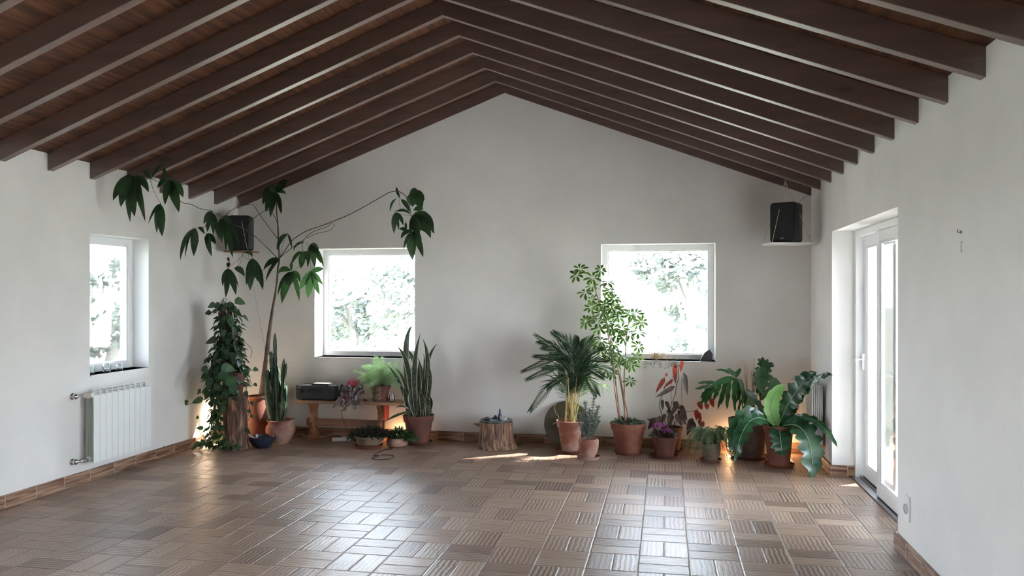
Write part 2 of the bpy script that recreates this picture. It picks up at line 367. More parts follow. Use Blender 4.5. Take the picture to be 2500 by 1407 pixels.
CERAM = mat('grey green ceramic', (0.38, 0.42, 0.38), (0.48, 0.52, 0.47), 30, 0.3)
DGLASS = mat('cobalt glass bottle', (0.02, 0.022, 0.09), None, rough=0.12)
CANE = mat('bamboo cane', (0.50, 0.34, 0.17), (0.60, 0.42, 0.22), 10, 0.6)
BARK = mat('young bark', (0.050, 0.045, 0.036), (0.12, 0.10, 0.075), 30, 0.7, 0.3, 60)
BARKL = mat('pale bark', (0.26, 0.15, 0.105), (0.36, 0.23, 0.17), 14, 0.7, 0.2)
STEMG = mat('green stem', (0.07, 0.10, 0.045), (0.14, 0.16, 0.08), 20, 0.55)
STEMY = mat('yellow palm cane', (0.42, 0.36, 0.15), (0.56, 0.47, 0.24), 12, 0.5)
L_PACH = mat('money tree leaf', (0.016, 0.042, 0.016), (0.035, 0.085, 0.032), 8, 0.5, transl=0.32)
L_VINE = mat('pothos leaf', (0.024, 0.058, 0.028), (0.06, 0.12, 0.055), 9, 0.38, transl=0.3)
L_CACT = mat('euphorbia skin', (0.025, 0.055, 0.035), (0.05, 0.10, 0.06), 14, 0.5)
L_CSPINE = mat('pale small leaf', (0.30, 0.42, 0.26), None, rough=0.5, transl=0.3)
L_SNAKE = mat('snake plant green', (0.014, 0.026, 0.015), (0.050, 0.072, 0.042), 22, 0.4, stretch=(1, 1, 1.5), transl=0.12)
L_SNAKEE = mat('snake plant margin', (0.60, 0.58, 0.36), None, rough=0.45, transl=0.2)
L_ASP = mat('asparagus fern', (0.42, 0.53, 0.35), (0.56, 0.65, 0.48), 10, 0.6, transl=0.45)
L_TRAD = mat('wandering plant silver purple', (0.13, 0.13, 0.12), (0.30, 0.22, 0.24), 20, 0.35, transl=0.2)
L_BROM = mat('crimson bract', (0.36, 0.035, 0.07), (0.50, 0.10, 0.15), 12, 0.45, transl=0.3)
L_DARK = mat('dark small foliage', (0.022, 0.035, 0.02), (0.075, 0.06, 0.04), 18, 0.5, transl=0.2)
L_FERN = mat('fern green', (0.11, 0.18, 0.085), (0.22, 0.31, 0.16), 9, 0.5, transl=0.35)
L_FERN2 = mat('small fern green', (0.03, 0.09, 0.035), (0.07, 0.15, 0.06), 9, 0.5, transl=0.3)
L_PALM = mat('palm leaflet', (0.016, 0.045, 0.022), (0.045, 0.10, 0.045), 9, 0.4, transl=0.25)
L_SCH = mat('umbrella plant green', (0.035, 0.075, 0.028), (0.085, 0.14, 0.055), 12, 0.4, transl=0.35)
L_SCHY = mat('umbrella plant cream', (0.34, 0.42, 0.19), (0.46, 0.52, 0.28), 12, 0.4, transl=0.4)
L_GREY = mat('silver grey needle leaf', (0.10, 0.125, 0.115), (0.18, 0.21, 0.19), 14, 0.55, transl=0.2)
L_BEG = mat('begonia red leaf', (0.20, 0.022, 0.02), (0.33, 0.05, 0.04), 20, 0.45, transl=0.45)
L_BEGD = mat('begonia dark leaf', (0.035, 0.03, 0.022), (0.12, 0.055, 0.045), 24, 0.4, transl=0.15)
L_PURP = mat('magenta petal', (0.30, 0.05, 0.26), (0.46, 0.14, 0.42), 20, 0.6, transl=0.3)
L_PHIL = mat('split leaf green', (0.022, 0.075, 0.03), (0.06, 0.15, 0.06), 8, 0.3, transl=0.25)
L_PHILL = mat('split leaf light', (0.10, 0.19, 0.07), (0.17, 0.28, 0.11), 8, 0.35, transl=0.3)
L_NEST = mat('nest fern green', (0.009, 0.040, 0.017), (0.032, 0.095, 0.040), 9, 0.24, transl=0.10)
L_NESTL = mat('nest fern young leaf', (0.14, 0.30, 0.09), (0.22, 0.40, 0.14), 6, 0.3, transl=0.4)
L_RIB = mat('leaf rib', (0.20, 0.32, 0.17), None, rough=0.4)
L_DRY = mat('dry twig', (0.30, 0.20, 0.13), (0.48, 0.36, 0.26), 20, 0.8, transl=0.2)
LAMP = mat('warm paper lamp', (1.0, 0.62, 0.30), None, emit=1, rough=0.8)
GROUND = mat('dry garden ground', (0.17, 0.18, 0.15), (0.25, 0.26, 0.22), 1.2, 0.95)
TREE_A = mat('outdoor foliage', (0.17, 0.19, 0.18), (0.31, 0.33, 0.31), 1.2, 0.7, transl=0.12)
TREE_B = mat('outdoor pale foliage', (0.42, 0.43, 0.38), (0.56, 0.56, 0.50), 1.2, 0.7, transl=0.12)
TRUNKO = mat('outdoor trunk', (0.30, 0.28, 0.26), None, rough=0.9)
PATIO = mat('pale terrace', (0.44, 0.44, 0.43), (0.50, 0.50, 0.49), 3, 0.9)

# ------------------------------------------------------------------ room
XL, XR, D, XM = -4.866, 1.441, 8.488, -1.712
YF = -2.0; SL = 0.377; ZB = 2.597; ZC = 2.737
def zc(x): return ZC + SL * ((x - XL) if x < XM else (XR - x))
def zb(x): return ZB + SL * ((x - XL) if x < XM else (XR - x))

b = MB(); b.box((XL-.3, YF-.2, -.12), (XR+.34, D+.35, 0)); struct(b.build('floor', FLOOR, smooth=False))
WLX = (-3.916, -2.728); WLZ = (.894, 2.122); WRX = (-.673, .506); WRZ = (.909, 2.136)
LWY = (6.065, 6.86); LWZ = (.905, 2.13); DY = (5.417, 7.452); DZ = 2.157
T = 0.34; GY = (1.1, 3.5); RY = (-.4, 1.9)      # glazed doors beside the camera, out of view, added to brighten the walls
b = MB()
for x0, x1, z0, z1 in ((XL-.3, WLX[0], 0, 2.7), (WLX[0], WLX[1], 0, WLZ[0]), (WLX[0], WLX[1], WLZ[1], 2.7), (WLX[1], WRX[0], 0, 2.7),
                       (WRX[0], WRX[1], 0, WRZ[0]), (WRX[0], WRX[1], WRZ[1], 2.7), (WRX[1], XR+.34, 0, 2.7)):
    b.box((x0, D, z0), (x1, D+T, z1))
b.prism([(XL-.3, D, 2.7), (XR+.34, D, 2.7), (XR+.34, D, zc(XR)+.02), (XM, D, zc(XM)+.03), (XL-.3, D, zc(XL)+.02)][::-1], (0, T, 0))
struct(b.build('wall_back', PLASTER, smooth=False))
b = MB()
for y0, y1, z0, z1 in ((YF, GY[0], 0, 2.85), (GY[0], GY[1], DZ, 2.85), (GY[1], LWY[0], 0, 2.85), (LWY[0], LWY[1], 0, LWZ[0]), (LWY[0], LWY[1], LWZ[1], 2.85), (LWY[1], D, 0, 2.85)):
    b.box((XL-.3, y0, z0), (XL, y1, z1))
struct(b.build('wall_left', PLASTER, smooth=False))
b = MB()
for y0, y1, z0, z1 in ((YF, RY[0], 0, 2.85), (RY[0], RY[1], DZ, 2.85), (RY[1], DY[0], 0, 2.85), (DY[0], DY[1], DZ, 2.85), (DY[1], D, 0, 2.85)):
    b.box((XR, y0, z0), (XR+.34, y1, z1))
struct(b.build('wall_right', PLASTER, smooth=False))
b = MB(); b.box((XL-.3, YF-.2, 0), (XR+.34, YF, 4.1)); struct(b.build('wall_front', PLASTER, smooth=False))
b = MB()
for a_, c_ in ((XL-.32, XM), (XM, XR+.36)):
    za = ZC + SL*(a_-XL) if a_ < XM else zc(XM); zd = zc(XM) if c_ == XM else ZC + SL*(XR-c_)
    b.add([(a_, YF-.2, za), (c_, YF-.2, zd), (c_, D+.36, zd), (a_, D+.36, za), (a_, YF-.2, za+.12), (c_, YF-.2, zd+.12), (c_, D+.36, zd+.12), (a_, D+.36, za+.12)],
          [(0,3,2,1),(4,5,6,7),(0,1,5,4),(1,2,6,5),(2,3,7,6),(3,0,4,7)])
struct(b.build('ceiling', BOARD, smooth=False))

# skirting
def skirt(name, a, c): b = MB(); b.box(a, c); return struct(b.build(name, BASE, smooth=False, bevel=.004))
skirt('baseboard_left', (XL, GY[1], 0), (XL+.018, D, .1))
skirt('baseboard_back', (XL+.018, D-.018, 0), (XR-.018, D, .1))
skirt('baseboard_right', (XR-.02, DY[1]-.02, 0), (XR, D, .1))
skirt('baseboard_jamb', (XR, DY[1]-.02, 0), (XR+.2, DY[1], .1))
skirt('baseboard_near', (XR-.02, RY[1], 0), (XR, DY[0]+.02, .1))

ORD = ['first', 'second', 'third', 'fourth', 'fifth', 'sixth', 'seventh', 'eighth', 'ninth', 'tenth', 'eleventh', 'twelfth', 'thirteenth']
for k in range(13):
    yl, yr = (8.58-.487*k)*.987, (8.58-.503*k)*.987; ym = (yl+yr)/2; th = .062
    for side in (0, 1):
        xa, ya = ((XL+.0, yl), (XR-.0, yr))[side]; ff = []
        P = [(xa, ya, ZB), (XM, ym, zb(XM)), (XM, ym, zc(XM)), (xa, ya, ZC)]
        y2 = min(th, D-ya-.001), min(th, D-ym-.001)
        P2 = [(P[0][0], P[0][1]+y2[0], P[0][2]), (P[1][0], P[1][1]+y2[1], P[1][2]), (P[2][0], P[2][1]+y2[1], P[2][2]), (P[3][0], P[3][1]+y2[0], P[3][2])]
        b = MB(); b.add(P + P2, [(0,1,2,3), (7,6,5,4), (0,4,5,1), (1,5,6,2), (2,6,7,3), (3,7,4,0)])
        o = b.build('roof_rafter', BEAM, smooth=False, bevel=.003)
        tag(o, 'dark brown pine rafter on the %s roof slope, %s from the gable wall' % (('left', 'right')[side], ORD[k]), 'rafter', 'rafters of the %s roof slope' % ('left', 'right')[side])

# windows
def window_y(n, X, Z, yf, fw=.055):
    f = MB(); x0, x1 = X; z0, z1 = Z; ya, yb = yf, yf+.06
    f.box((x0, ya, z0), (x0+fw, yb, z1)); f.box((x1-fw, ya, z0), (x1, yb, z1)); f.box((x0+fw, ya, z0), (x1-fw, yb, z0+fw)); f.box((x0+fw, ya, z1-fw), (x1-fw, yb, z1))
    o = struct(f.build('window_%d' % n, WHITE, smooth=False, bevel=.004))
    i = .012
    s = MB(); s.box((x0+fw, ya+.015, z0+fw), (x0+fw+i, yb-.01, z1-fw)); s.box((x1-fw-i, ya+.015, z0+fw), (x1-fw, yb-.01, z1-fw)); s.box((x0+fw+i, ya+.015, z0+fw), (x1-fw-i, yb-.01, z0+fw+i)); s.box((x0+fw+i, ya+.015, z1-fw-i), (x1-fw-i, yb-.01, z1-fw))
    s.build('glazing_bead', WHITE, o, smooth=False)
    g = MB(); g.box((x0+fw, ya+.028, z0+fw), (x1-fw, ya+.032, z1-fw)); g.build('pane', GLASS, o, smooth=False)
    s = MB(); s.box((x0, D-.012, z0-.009), (x1, yf, z0)); s.build('sill', MARBLE, o, smooth=False)
    return o
window_y(1, WLX, WLZ, D+.245)
window_y(2, WRX, WRZ, D+.245)
f = MB(); y0, y1 = LWY; z0, z1 = LWZ; xa, xb = XL-.17, XL-.23; fw = .06
f.box((xa, y0, z0), (xb, y0+fw, z1)); f.box((xa, y1-fw, z0), (xb, y1, z1)); f.box((xa, y0+fw, z0), (xb, y1-fw, z0+fw)); f.box((xa, y0+fw, z1-fw), (xb, y1-fw, z1))
w3 = struct(f.build('window_3', WHITE, smooth=False, bevel=.004))
s = MB(); i = .014
s.box((xa-.015, y0+fw, z0+fw), (xb+.01, y0+fw+i, z1-fw)); s.box((xa-.015, y1-fw-i, z0+fw), (xb+.01, y1-fw, z1-fw)); s.box((xa-.015, y0+fw+i, z0+fw), (xb+.01, y1-fw-i, z0+fw+i)); s.box((xa-.015, y0+fw+i, z1-fw-i), (xb+.01, y1-fw-i, z1-fw))
s.build('glazing_bead', WHITE, w3, smooth=False)
g = MB(); g.box((xa-.03, y0+fw, z0+fw), (xa-.034, y1-fw, z1-fw)); g.build('pane', GLASS, w3, smooth=False)
s = MB(); s.box((XL+.012, y0, z0-.009), (xa, y1, z0)); s.build('sill', MARBLE, w3, smooth=False)

# sliding glass door in the right wall
X0 = XR + .185
b = MB(); ya, yb = DY
b.box((X0, yb-.055, .0), (X0+.12, yb, DZ)); b.box((X0, ya, .0), (X0+.12, ya+.055, DZ)); b.box((X0, ya+.055, DZ-.055), (X0+.12, yb-.055, DZ))
door = struct(b.build('door_1', WHITE, smooth=False, bevel=.004))
b = MB(); b.box((X0-.03, ya, 0), (X0+.12, yb, .012)); b.box((X0+.035, ya, .012), (X0+.04, yb, .028)); b.box((X0+.08, ya, .012), (X0+.085, yb, .028)); b.build('track', STEEL, door, smooth=False)
def door_leaf(xa, y0, y1):
    z0, z1 = .022, DZ-.058; st, rl = .075, .10; b = MB()
    b.box((xa, y0, z0), (xa+.04, y0+st, z1)); b.box((xa, y1-st, z0), (xa+.04, y1, z1)); b.box((xa, y0+st, z0), (xa+.04, y1-st, z0+rl)); b.box((xa, y0+st, z1-rl*.8), (xa+.04, y1-st, z1))
    o = b.build('door_leaf', WHITE, door, smooth=False, bevel=.004)
    i = .02; q = MB(); a0, a1, c0, c1 = y0+st, y1-st, z0+rl, z1-rl*.8
    q.box((xa+.01, a0, c0), (xa+.03, a0+i, c1)); q.box((xa+.01, a1-i, c0), (xa+.03, a1, c1)); q.box((xa+.01, a0+i, c0), (xa+.03, a1-i, c0+i)); q.box((xa+.01, a0+i, c1-i), (xa+.03, a1-i, c1))
    q.build('glazing_bead', WHITE, o, smooth=False, bevel=.003)
    g = MB(); g.box((xa+.018, a0, c0), (xa+.022, a1, c1)); g.build('pane', GLASS, o, smooth=False)
    return o
door_leaf(X0+.065, 6.42, yb-.058)
door_leaf(X0+.005, ya+.058, 6.72)
b = MB(); hz = 1.02; hy = yb-.095
b.box((X0+.042, hy-.014, hz-.07), (X0+.066, hy+.014, hz+.07)); b.tube([(X0+.05, hy, hz+.02), (X0-.0, hy, hz+.02), (X0-.006, hy, hz+.02), (X0-.006, hy-.0, hz-.0)], .009, 10); b.rbox((X0-.008, hy+.0, hz+.02), (.02, .09, .02)); b.build('door_handle', WHITE, door, smooth=False, bevel=.004)

def added_door(n, x, Y, s):  # unseen glazed door, added to let more daylight in
    b = MB(); y0, y1 = Y; ym = (y0+y1)/2; xa, xb = sorted((x, x+s*.06))
    for a, c in ((y0, y0+.09), (ym-.09, ym+.09), (y1-.09, y1)): b.box((xa, a, 0), (xb, c, DZ))
    for a, c in ((y0+.09, ym-.09), (ym+.09, y1-.09)): b.box((xa, a, 0), (xb, c, .1)); b.box((xa, a, DZ-.1), (xb, c, DZ))
    o = struct(b.build('door_%d' % n, WHITE, smooth=False)); g = MB(); xm = (xa+xb)/2
    g.box((xm-.002, y0+.09, .1), (xm+.002, ym-.09, DZ-.1)); g.box((xm-.002, ym+.09, .1), (xm+.002, y1-.09, DZ-.1)); g.build('pane', GLASS, o, smooth=False)
added_door(2, XL-.17, GY, -1)
added_door(3, XR+.18, RY, 1)

# ------------------------------------------------------------------ builders for pots and plants
def pot_parts(t, c, rb, rt, h, m, rim=.04, out=.012, soil=.03, saucer=None, msauc=None, prof=None, soilm=None):
    x, y, z0 = c; zs = z0
    if saucer:
        s = MB(); s.lathe((x, y, z0), [(saucer*.86, 0), (saucer, .028), (saucer-.008, .028), (saucer*.84, .010), (0, .010)]); s.build('saucer', msauc or m, t); zs = z0 + .0105
    w = .012; b = MB()
    if prof: P = [(r, z) for r, z in prof]; rt_ = P[-1][0]; h = P[-1][1]
    else:
        r1 = rb + (rt-rb)*(1-rim/h)
        P = [(rb, 0), (r1, h-rim), (r1+out, h-rim), (rt+out, h-.004), (rt+out-.004, h)] if rim else [(rb, 0), (rt, h-.004), (rt-.003, h)]
        rt_ = P[-1][0]
    ri = rt_-w-.004
    P = P + [(rt_-w, h), (ri, h-soil-.02), (0, h-soil-.02)]
    b.lathe((x, y, zs), P); b.build('pot', m, t)
    s = MB(); rs = ri+.004
    s.lathe((x, y, zs), [(rs, h-soil-.012), (rs*.6, h-soil-.002), (0, h-soil+.004)], fn=lambda w_, z: 1)
    s.build('soil', soilm or SOIL, t)
    return zs + h
def P3(q, y):                      # (u, v[, dy]) at depth y
    return at(q[0], q[1], y + (q[2] if len(q) > 2 else 0))
def lf(mb, y, a, b_, w, m=None, **kw):
    A = P3(a, y); B = P3(b_, y); k = ppm(A.lerp(B, .5))
    if m is not None: Mid = P3(m, y); kw['sag'] = Mid - (A+B)/2
    return mb.leaf(A, B, w/k, **kw)

# ------------------------------------------------------------------ radiators
def radiator(t, xw, s, y0, y1, z0, z1, n, front, back):
    # s = +1: hangs on the left wall facing +x ; -1: on the right wall facing -x
    xb = xw + s*.035; xf = xw + s*.125; p = (y1-y0)/n
    a = MB(); g = MB(); fin = MB()
    for i in range(n):
        ya, yb = y0+i*p+.002, y0+(i+1)*p-.002
        a.box((xf-s*.006, ya, z0), (xf, yb, z1-.055))
        # curved top grille: two dark openings between white ribs
        a.box((xf-s*.05, ya, z1-.012), (xf-s*.006, ya+.010, z1-.05)); a.box((xf-s*.05, ya, z1-.006), (xf-s*.012, yb, z1-.0)); a.box((xf-s*.026, ya, z1-.03), (xf-s*.012, yb, z1-.024))
        for j in range(5):
            xj = xb + s*(.012+.016*j); g.box((xj, ya, z0+.02), (xj+s*.003, yb, z1-.045))
        fin.tube([(xb+s*.04, (ya+yb)/2, z0+.01), (xb+s*.04, (ya+yb)/2, z1-.03)], .016, 10)
        a.box((xb, ya+.02, z0+.02), (xb+s*.006, yb-.02, z1-.05))
    a.build('front_panel', front, t, smooth=False, bevel=.0015)
    g.build('fin', back, t, smooth=False); fin.build('water_column', RADD, t)
    for z in (z0+.035, z1-.06): h = MB(); h.tube([(xb+s*.04, y0-.004, z), (xb+s*.04, y1+.004, z)], .022, 16); h.build('manifold', front, t)
    for z in (z0+.12, z1-.14):
        for q in (y0+.1, y1-.13): k = MB(); k.box((xw+s*.001, q, z), (xb+s*.01, q+.03, z+.03)); k.build('wall_bracket', back, t, smooth=False)
t = thing('radiator', (XL+.08, 6.36, .17), 'white sectional radiator hanging under the left wall window', 'radiator')
ry0, ry1, rz0, rz1 = 5.955, 6.72, .175, .80
radiator(t, XL, 1, ry0, ry1, rz0, rz1, 10, RAD, RADG)
def valve(y, z, nm, white):
    k = MB(); xc = XL+.075
    k.ball((XL+.03, y-.10, z), .026, 14, 9); k.lathe((XL+.002, y-.10, z), [(.028, 0), (.028, .006), (.02, .012)], 20, tilt=Matrix.Rotation(math.pi/2, 3, 'Y'))
    k.tube([(XL+.03, y-.10, z), (xc, y-.09, z), (xc, y-.004, z)], .0085, 10); k.tube([(xc, y-.055, z), (xc, y-.02, z)], .015, 10)
    k.build(nm, CHROME, t)
    if white: w = MB(); w.tube([(xc, y-.045, z), (xc+.035, y-.045, z+.004), (xc+.075, y-.045, z+.008)], [.02, .021, .019], 16); w.build('thermostat_knob', mat('cream plastic', (.78, .74, .66), rough=.5), t)
valve(ry0, rz1-.05, 'inlet_valve', True); valve(ry0, rz0+.03, 'outlet_valve', False)
t = thing('radiator', (XR-.08, 8.0, .12), 'grey white radiator on the right wall behind the broad-leaved nest fern', 'radiator')
radiator(t, XR, -1, 7.72, 8.30, .165, .80, 8, RADG, RADG)
for j in range(6): k = MB(); k.box((XR-.125+j*.0165, 7.706, .23), (XR-.125+j*.0165+.0115, 7.722, .775)); k.build('end_rib', RAD, t, smooth=False, bevel=.002)
k = MB(); k.box((XR-.13, 7.695, .115), (XR-.055, 7.715, .165)); k.lathe((XR-.092, 7.70, .19), [(.024, 0), (.02, .012), (.009, .014), (.009, .03)], 16, tilt=Matrix.Rotation(math.pi/2, 3, 'X')); k.box((XR-.125, 7.69, .165), (XR-.06, 7.716, .225)); k.build('end_valve', RAD, t, smooth=False)
k = MB(); k.tube([(XR-.09, 8.3, .74), (XR-.09, 8.38, .74), (XR-.2, 8.40, .75)], [.012, .014, .024], 12); k.build('thermostat_knob', RAD, t)

# ------------------------------------------------------------------ speakers on hanging trays
def rounded(w, h, r, n=6):
    o = []
    for cx, cz, a0 in ((w/2-r, h/2-r, 0), (-w/2+r, h/2-r, 90), (-w/2+r, -h/2+r, 180), (w/2-r, -h/2+r, 270)):
        for i in range(n+1): a = math.radians(a0+90*i/n); o.append((cx+r*math.cos(a), cz+r*math.sin(a)))
    return o
def speaker(loc, rz, label, w=.235, h=.385, d=.22):
    t = thing('speaker', loc, label, 'speaker', 'black speakers under the rafters'); t.rotation_euler = (0, 0, rz)
    def loop(w_, h_, y, r): return [V((x, y, z+h/2)) for x, z in rounded(w_, h_, r)]
    rings = [loop(w*.90, h*.95, -d/2, .03), loop(w, h, -d/2+.02, .035), loop(w, h, d/2-.05, .035), loop(w*.78, h*.92, d/2, .03)]
    def skin(rs, m, nm, par):
        b = MB(); n = len(rs[0]); vs = [p for r in rs for p in r]; fs = [tuple(range(n)), tuple(range((len(rs)-1)*n, len(rs)*n))[::-1]]
        for i in range(len(rs)-1):
            for j in range(n): fs.append((i*n+j, (i+1)*n+j, (i+1)*n+(j+1) % n, i*n+(j+1) % n))
        b.add(vs, fs); me = b; me.v = [p + V(loc) for p in me.v]; return me.build(nm, m, par)
    cab = skin(rings, BLACK, 'cabinet', t)
    g = [loop(w*.90, h*.95, -d/2-.012, .028), loop(w*.94, h*.975, -d/2-.002, .03)]
    return t, skin(g, GRILLE, 'grille', cab)
def text_obj(name, s, size, m, parent, loc, rot, ext=.0004):
    cu = bpy.data.curves.new(name, 'FONT'); cu.body = s; cu.size = size; cu.extrude = ext; cu.align_x = 'CENTER'; cu.align_y = 'CENTER'
    tmp = bpy.data.objects.new(name, cu); C.objects.link(tmp)
    dg = bpy.context.evaluated_depsgraph_get(); me = bpy.data.meshes.new_from_object(tmp.evaluated_get(dg)); bpy.data.objects.remove(tmp)
    o = bpy.data.objects.new(name, me); C.objects.link(o); me.materials.clear(); me.materials.append(m)
    o.parent = parent; o.location = loc; o.rotation_euler = rot; return o
def hang_tray(c, w, d, zt, top, label, rz, knot=True):
    t = thing('hanging_tray', (c[0], c[1], zt), label, 'hanging shelf', 'corded trays under the rafters')
    b = MB(); b.rbox((c[0], c[1], zt-.009), (w, d, .018), rz); b.build('tray', WHITE if knot else BENCH, t, smooth=False, bevel=.003)
    Mz = Matrix.Rotation(rz, 3, 'Z')
    for sx in (-1, 1):
        for sy in (-1, 1):
            q = V((c[0], c[1], 0)) + Mz @ V((sx*(w/2-.012), sy*(d/2-.010), 0)); q.z = zt-.022
            k = MB(); k.tube([q, V((q.x, q.y, zt+.01)), V(top)-V((0, 0, .03))], .0025, 6); k.ball(q, .006, 8, 6); k.build('cord', ROPE, t)
    k = MB(); k.tube([V(top)-V((0, 0, .03)), V(top)-V((0.004, 0, .012)), V(top)], .004, 6); k.tube([V(top)+V((.012*math.cos(a), 0, -.02+.012*math.sin(a))) for a in [i*.6 for i in range(9)]], .002, 6); k.build('hook', STEEL, t)
    return t
def beam_under(k, x):              # a point on the underside of rafter k
    yl, yr = (8.58-.487*k)*.987, (8.58-.503*k)*.987; ym = (yl+yr)/2
    f = (x-XL)/(XM-XL) if x < XM else (XR-x)/(XR-XM); ye = yl if x < XM else yr
    return V((x, ye+(ym-ye)*f+.03, zb(x)))
pr = at(1921, 594, 8.05); hang_tray((pr.x, pr.y), .40, .26, pr.z, beam_under(1, pr.x-.02), 'white tray on cords carrying the right speaker', math.radians(14))
sp_, gr_ = speaker((pr.x, pr.y, pr.z+.001), math.radians(-28), 'black speaker standing on the corded tray near the right wall', w=.25, h=.385, d=.235)
text_obj('logo', 'polk', .02, mat('logo grey', (.5, .5, .52)), gr_, (-.0, -.1315, .04), (math.pi/2, 0, 0))
pl_ = at(590, 613, 8.12); hang_tray((pl_.x, pl_.y), .29, .25, pl_.z, beam_under(1, pl_.x+.0), 'small dark tray on cords carrying the left speaker behind the tall houseplant', 0, False)
speaker((pl_.x, pl_.y, pl_.z+.001), math.radians(14), 'black speaker on the corded tray near the left wall behind dark leaves')
q = pr + V((.06, .12, .17)); e = beam_under(0, pr.x+.17)
k = MB(); k.tube(curve_pts([q, q+V((.07, .02, .03)), q+V((.055, .03, .10)), q+V((.09, .05, .25)), V((XR-.02, 8.40, 2.60))], 5), .0022, 6); tag(k.build('speaker_cable', STEEL), 'thin grey cable rising from the right speaker to the rafters', 'cable')
q = V((pl_.x, pl_.y+.11, pl_.z+.1))
k = MB(); k.tube(curve_pts([q, at(617, 690, 8.44), at(645, 840, 8.44), at(662, 930, 8.44), at(715, 965, 8.44)], 5), .0018, 6); tag(k.build('speaker_cable', STEEL), 'thin cable falling from the left speaker down the gable wall', 'cable')

# ------------------------------------------------------------------ wall bits
p = atx(2218, 1242, XR)
t = thing('wall_socket', (XR, p.y, p.z), 'white double wall socket low on the right wall', 'socket')
b = MB(); b.box((XR-.010, p.y-.045, p.z-.075), (XR-.0005, p.y+.045, p.z+.075)); b.build('cover_plate', WHITE, t, smooth=False, bevel=.003)
b = MB(); b.lathe((XR-.0105, p.y+.01, p.z-.005), [(.032, 0), (.030, .009), (.026, .009), (.024, .002), (0, .002)], 24, tilt=Matrix.Rotation(-math.pi/2, 3, 'Y')); b.build('socket_ring', RADG, t)
p = atx(2345, 562, XR); b = MB(); b.tube([(XR-.002, p.y-.012, p.z-.012), (XR-.01, p.y-.006, p.z-.013), (XR-.012, p.y+.004, p.z-.012), (XR-.012, p.y+.006, p.z+.004)], .0025, 8)
b.lathe((XR-.001, p.y-.012, p.z-.012), [(.008, 0), (.006, .004)], 10, tilt=Matrix.Rotation(-math.pi/2, 3, 'Y')); tag(b.build('wall_hook', STEEL), 'small dark hook on the right wall above the curved wire', 'hook')
p = atx(2350, 603, XR); b = MB(); b.tube(curve_pts([(XR-.001, p.y+.006, p.z+.025), (XR-.006, p.y+.0, p.z+.026), (XR-.01, p.y-.010, p.z+.01), (XR-.01, p.y-.010, p.z-.013), (XR-.006, p.y-.004, p.z-.024), (XR-.001, p.y+.004, p.z-.023)], 5), .0014, 6); tag(b.build('bent_wire', STEEL), 'thin curved wire on the right wall below the hook', 'wire')
p = atx(400, 1092, XL); b = MB(); b.lathe((XL+.001, p.y, p.z), [(.012, 0), (.01, .008), (0, .010)], 12, tilt=Matrix.Rotation(math.pi/2, 3, 'Y')); b.tube([(XL+.008, p.y, p.z), (XL+.03, p.y, p.z+.004), (XL+.035, p.y, p.z-.01)], .003, 6); tag(b.build('wall_outlet', STEEL), 'tiny metal fitting low on the left wall past the radiator', 'wall fitting')

# ------------------------------------------------------------------ sills
for i, (dy, r, h, lab) in enumerate(((.10, .030, .07, 'near clear glass jar on the left wall window sill'), (.30, .036, .085, 'middle clear glass jar on the left wall window sill'), (.47, .032, .06, 'far clear glass jar on the left wall window sill'))):
    c = (XL-.07, LWY[0]+dy, LWZ[0]); t = thing('glass_jar', c, lab, 'jar', 'jars on the left window sill')
    b = MB(); b.lathe(c, [(r*.8, 0), (r, .012), (r, h*.75), (r*.75, h*.9), (r*.78, h), (r*.7, h), (r*.7, h*.9), (r*.92, h*.72), (r*.9, .012), (0, .008)], 24); b.build('jar_body', JAR, t)
    b = MB(); b.lathe((c[0], c[1], c[2]+.009), [(0, 0), (r*.86, .004), (r*.86, h*.25), (0, h*.28)], 16); b.build('contents', mat('pebbles', (.55, .54, .5), (.7, .69, .66), 60, .8), t)
zs = WRZ[0]; a = at(1709, 879, 8.56); q = at(1740, 879, 8.56)
b = MB(); b.prism([(a.x, 8.53, zs), (q.x-.005, 8.55, zs), (q.x, 8.55, zs+.075), (q.x-.035, 8.55, zs+.125), (a.x+.045, 8.54, zs+.085), (a.x+.012, 8.53, zs+.035)], (0, .06, 0)); tag(b.build('slate_piece', SLATE, smooth=False, bevel=.004), 'upright black slate piece on the right gable window sill', 'stone')
c = at(1600, 878, 8.56); t = thing('dried_plant', (c.x, c.y, zs), 'dry brown twiggy plant on the sill of the right gable window', 'dried plant')
b = MB(); b.ball((c.x, c.y, zs+.016), .028, 12, 8, sq=(1.2, .9, .55)); b.build('root_ball', L_DRY, t)
b = MB(); rr = random.Random(5)
for k in range(90):
    far = rr.random() < .35; sx = rr.uniform(-.06, .22) if far else rr.uniform(-.07, .06); a0 = V((c.x+sx*.5, c.y+rr.uniform(-.02, .02), zs+.01)); tip = V((c.x+sx+rr.uniform(-.02, .02), c.y+rr.uniform(-.03, .03), zs+rr.uniform(.01, .15)*(1-.4*far)))
    mid = a0.lerp(tip, .5)+V((rr.uniform(-.02, .02), 0, .015)); b.tube([a0, mid, tip], [.0012, .001, .0006], 4, cap=False)
    for j in range(3):
        s0 = mid.lerp(tip, rr.random()); b.leaf(s0, s0+V((rr.uniform(-.018, .018), rr.uniform(-.01, .01), rr.uniform(-.004, .018))), .005, n=2)
b.build('twigs', L_DRY, t, smooth=False)
b = MB()
for k in range(26):
    x = rr.uniform(c.x-.12, c.x+.22); z1_ = zs-rr.uniform(.02, .09); b.tube([(x, D+.02, zs+.006), (x+.006, D-.016, zs+.004), (x+rr.uniform(-.02, .02), D-.02, z1_)], .0009, 4, cap=False)
    b.leaf((x, D-.02, z1_+.02), (x+rr.uniform(-.015, .015), D-.022, z1_), .006, n=2)
b.build('trailing_twigs', L_GREY, t, smooth=False)

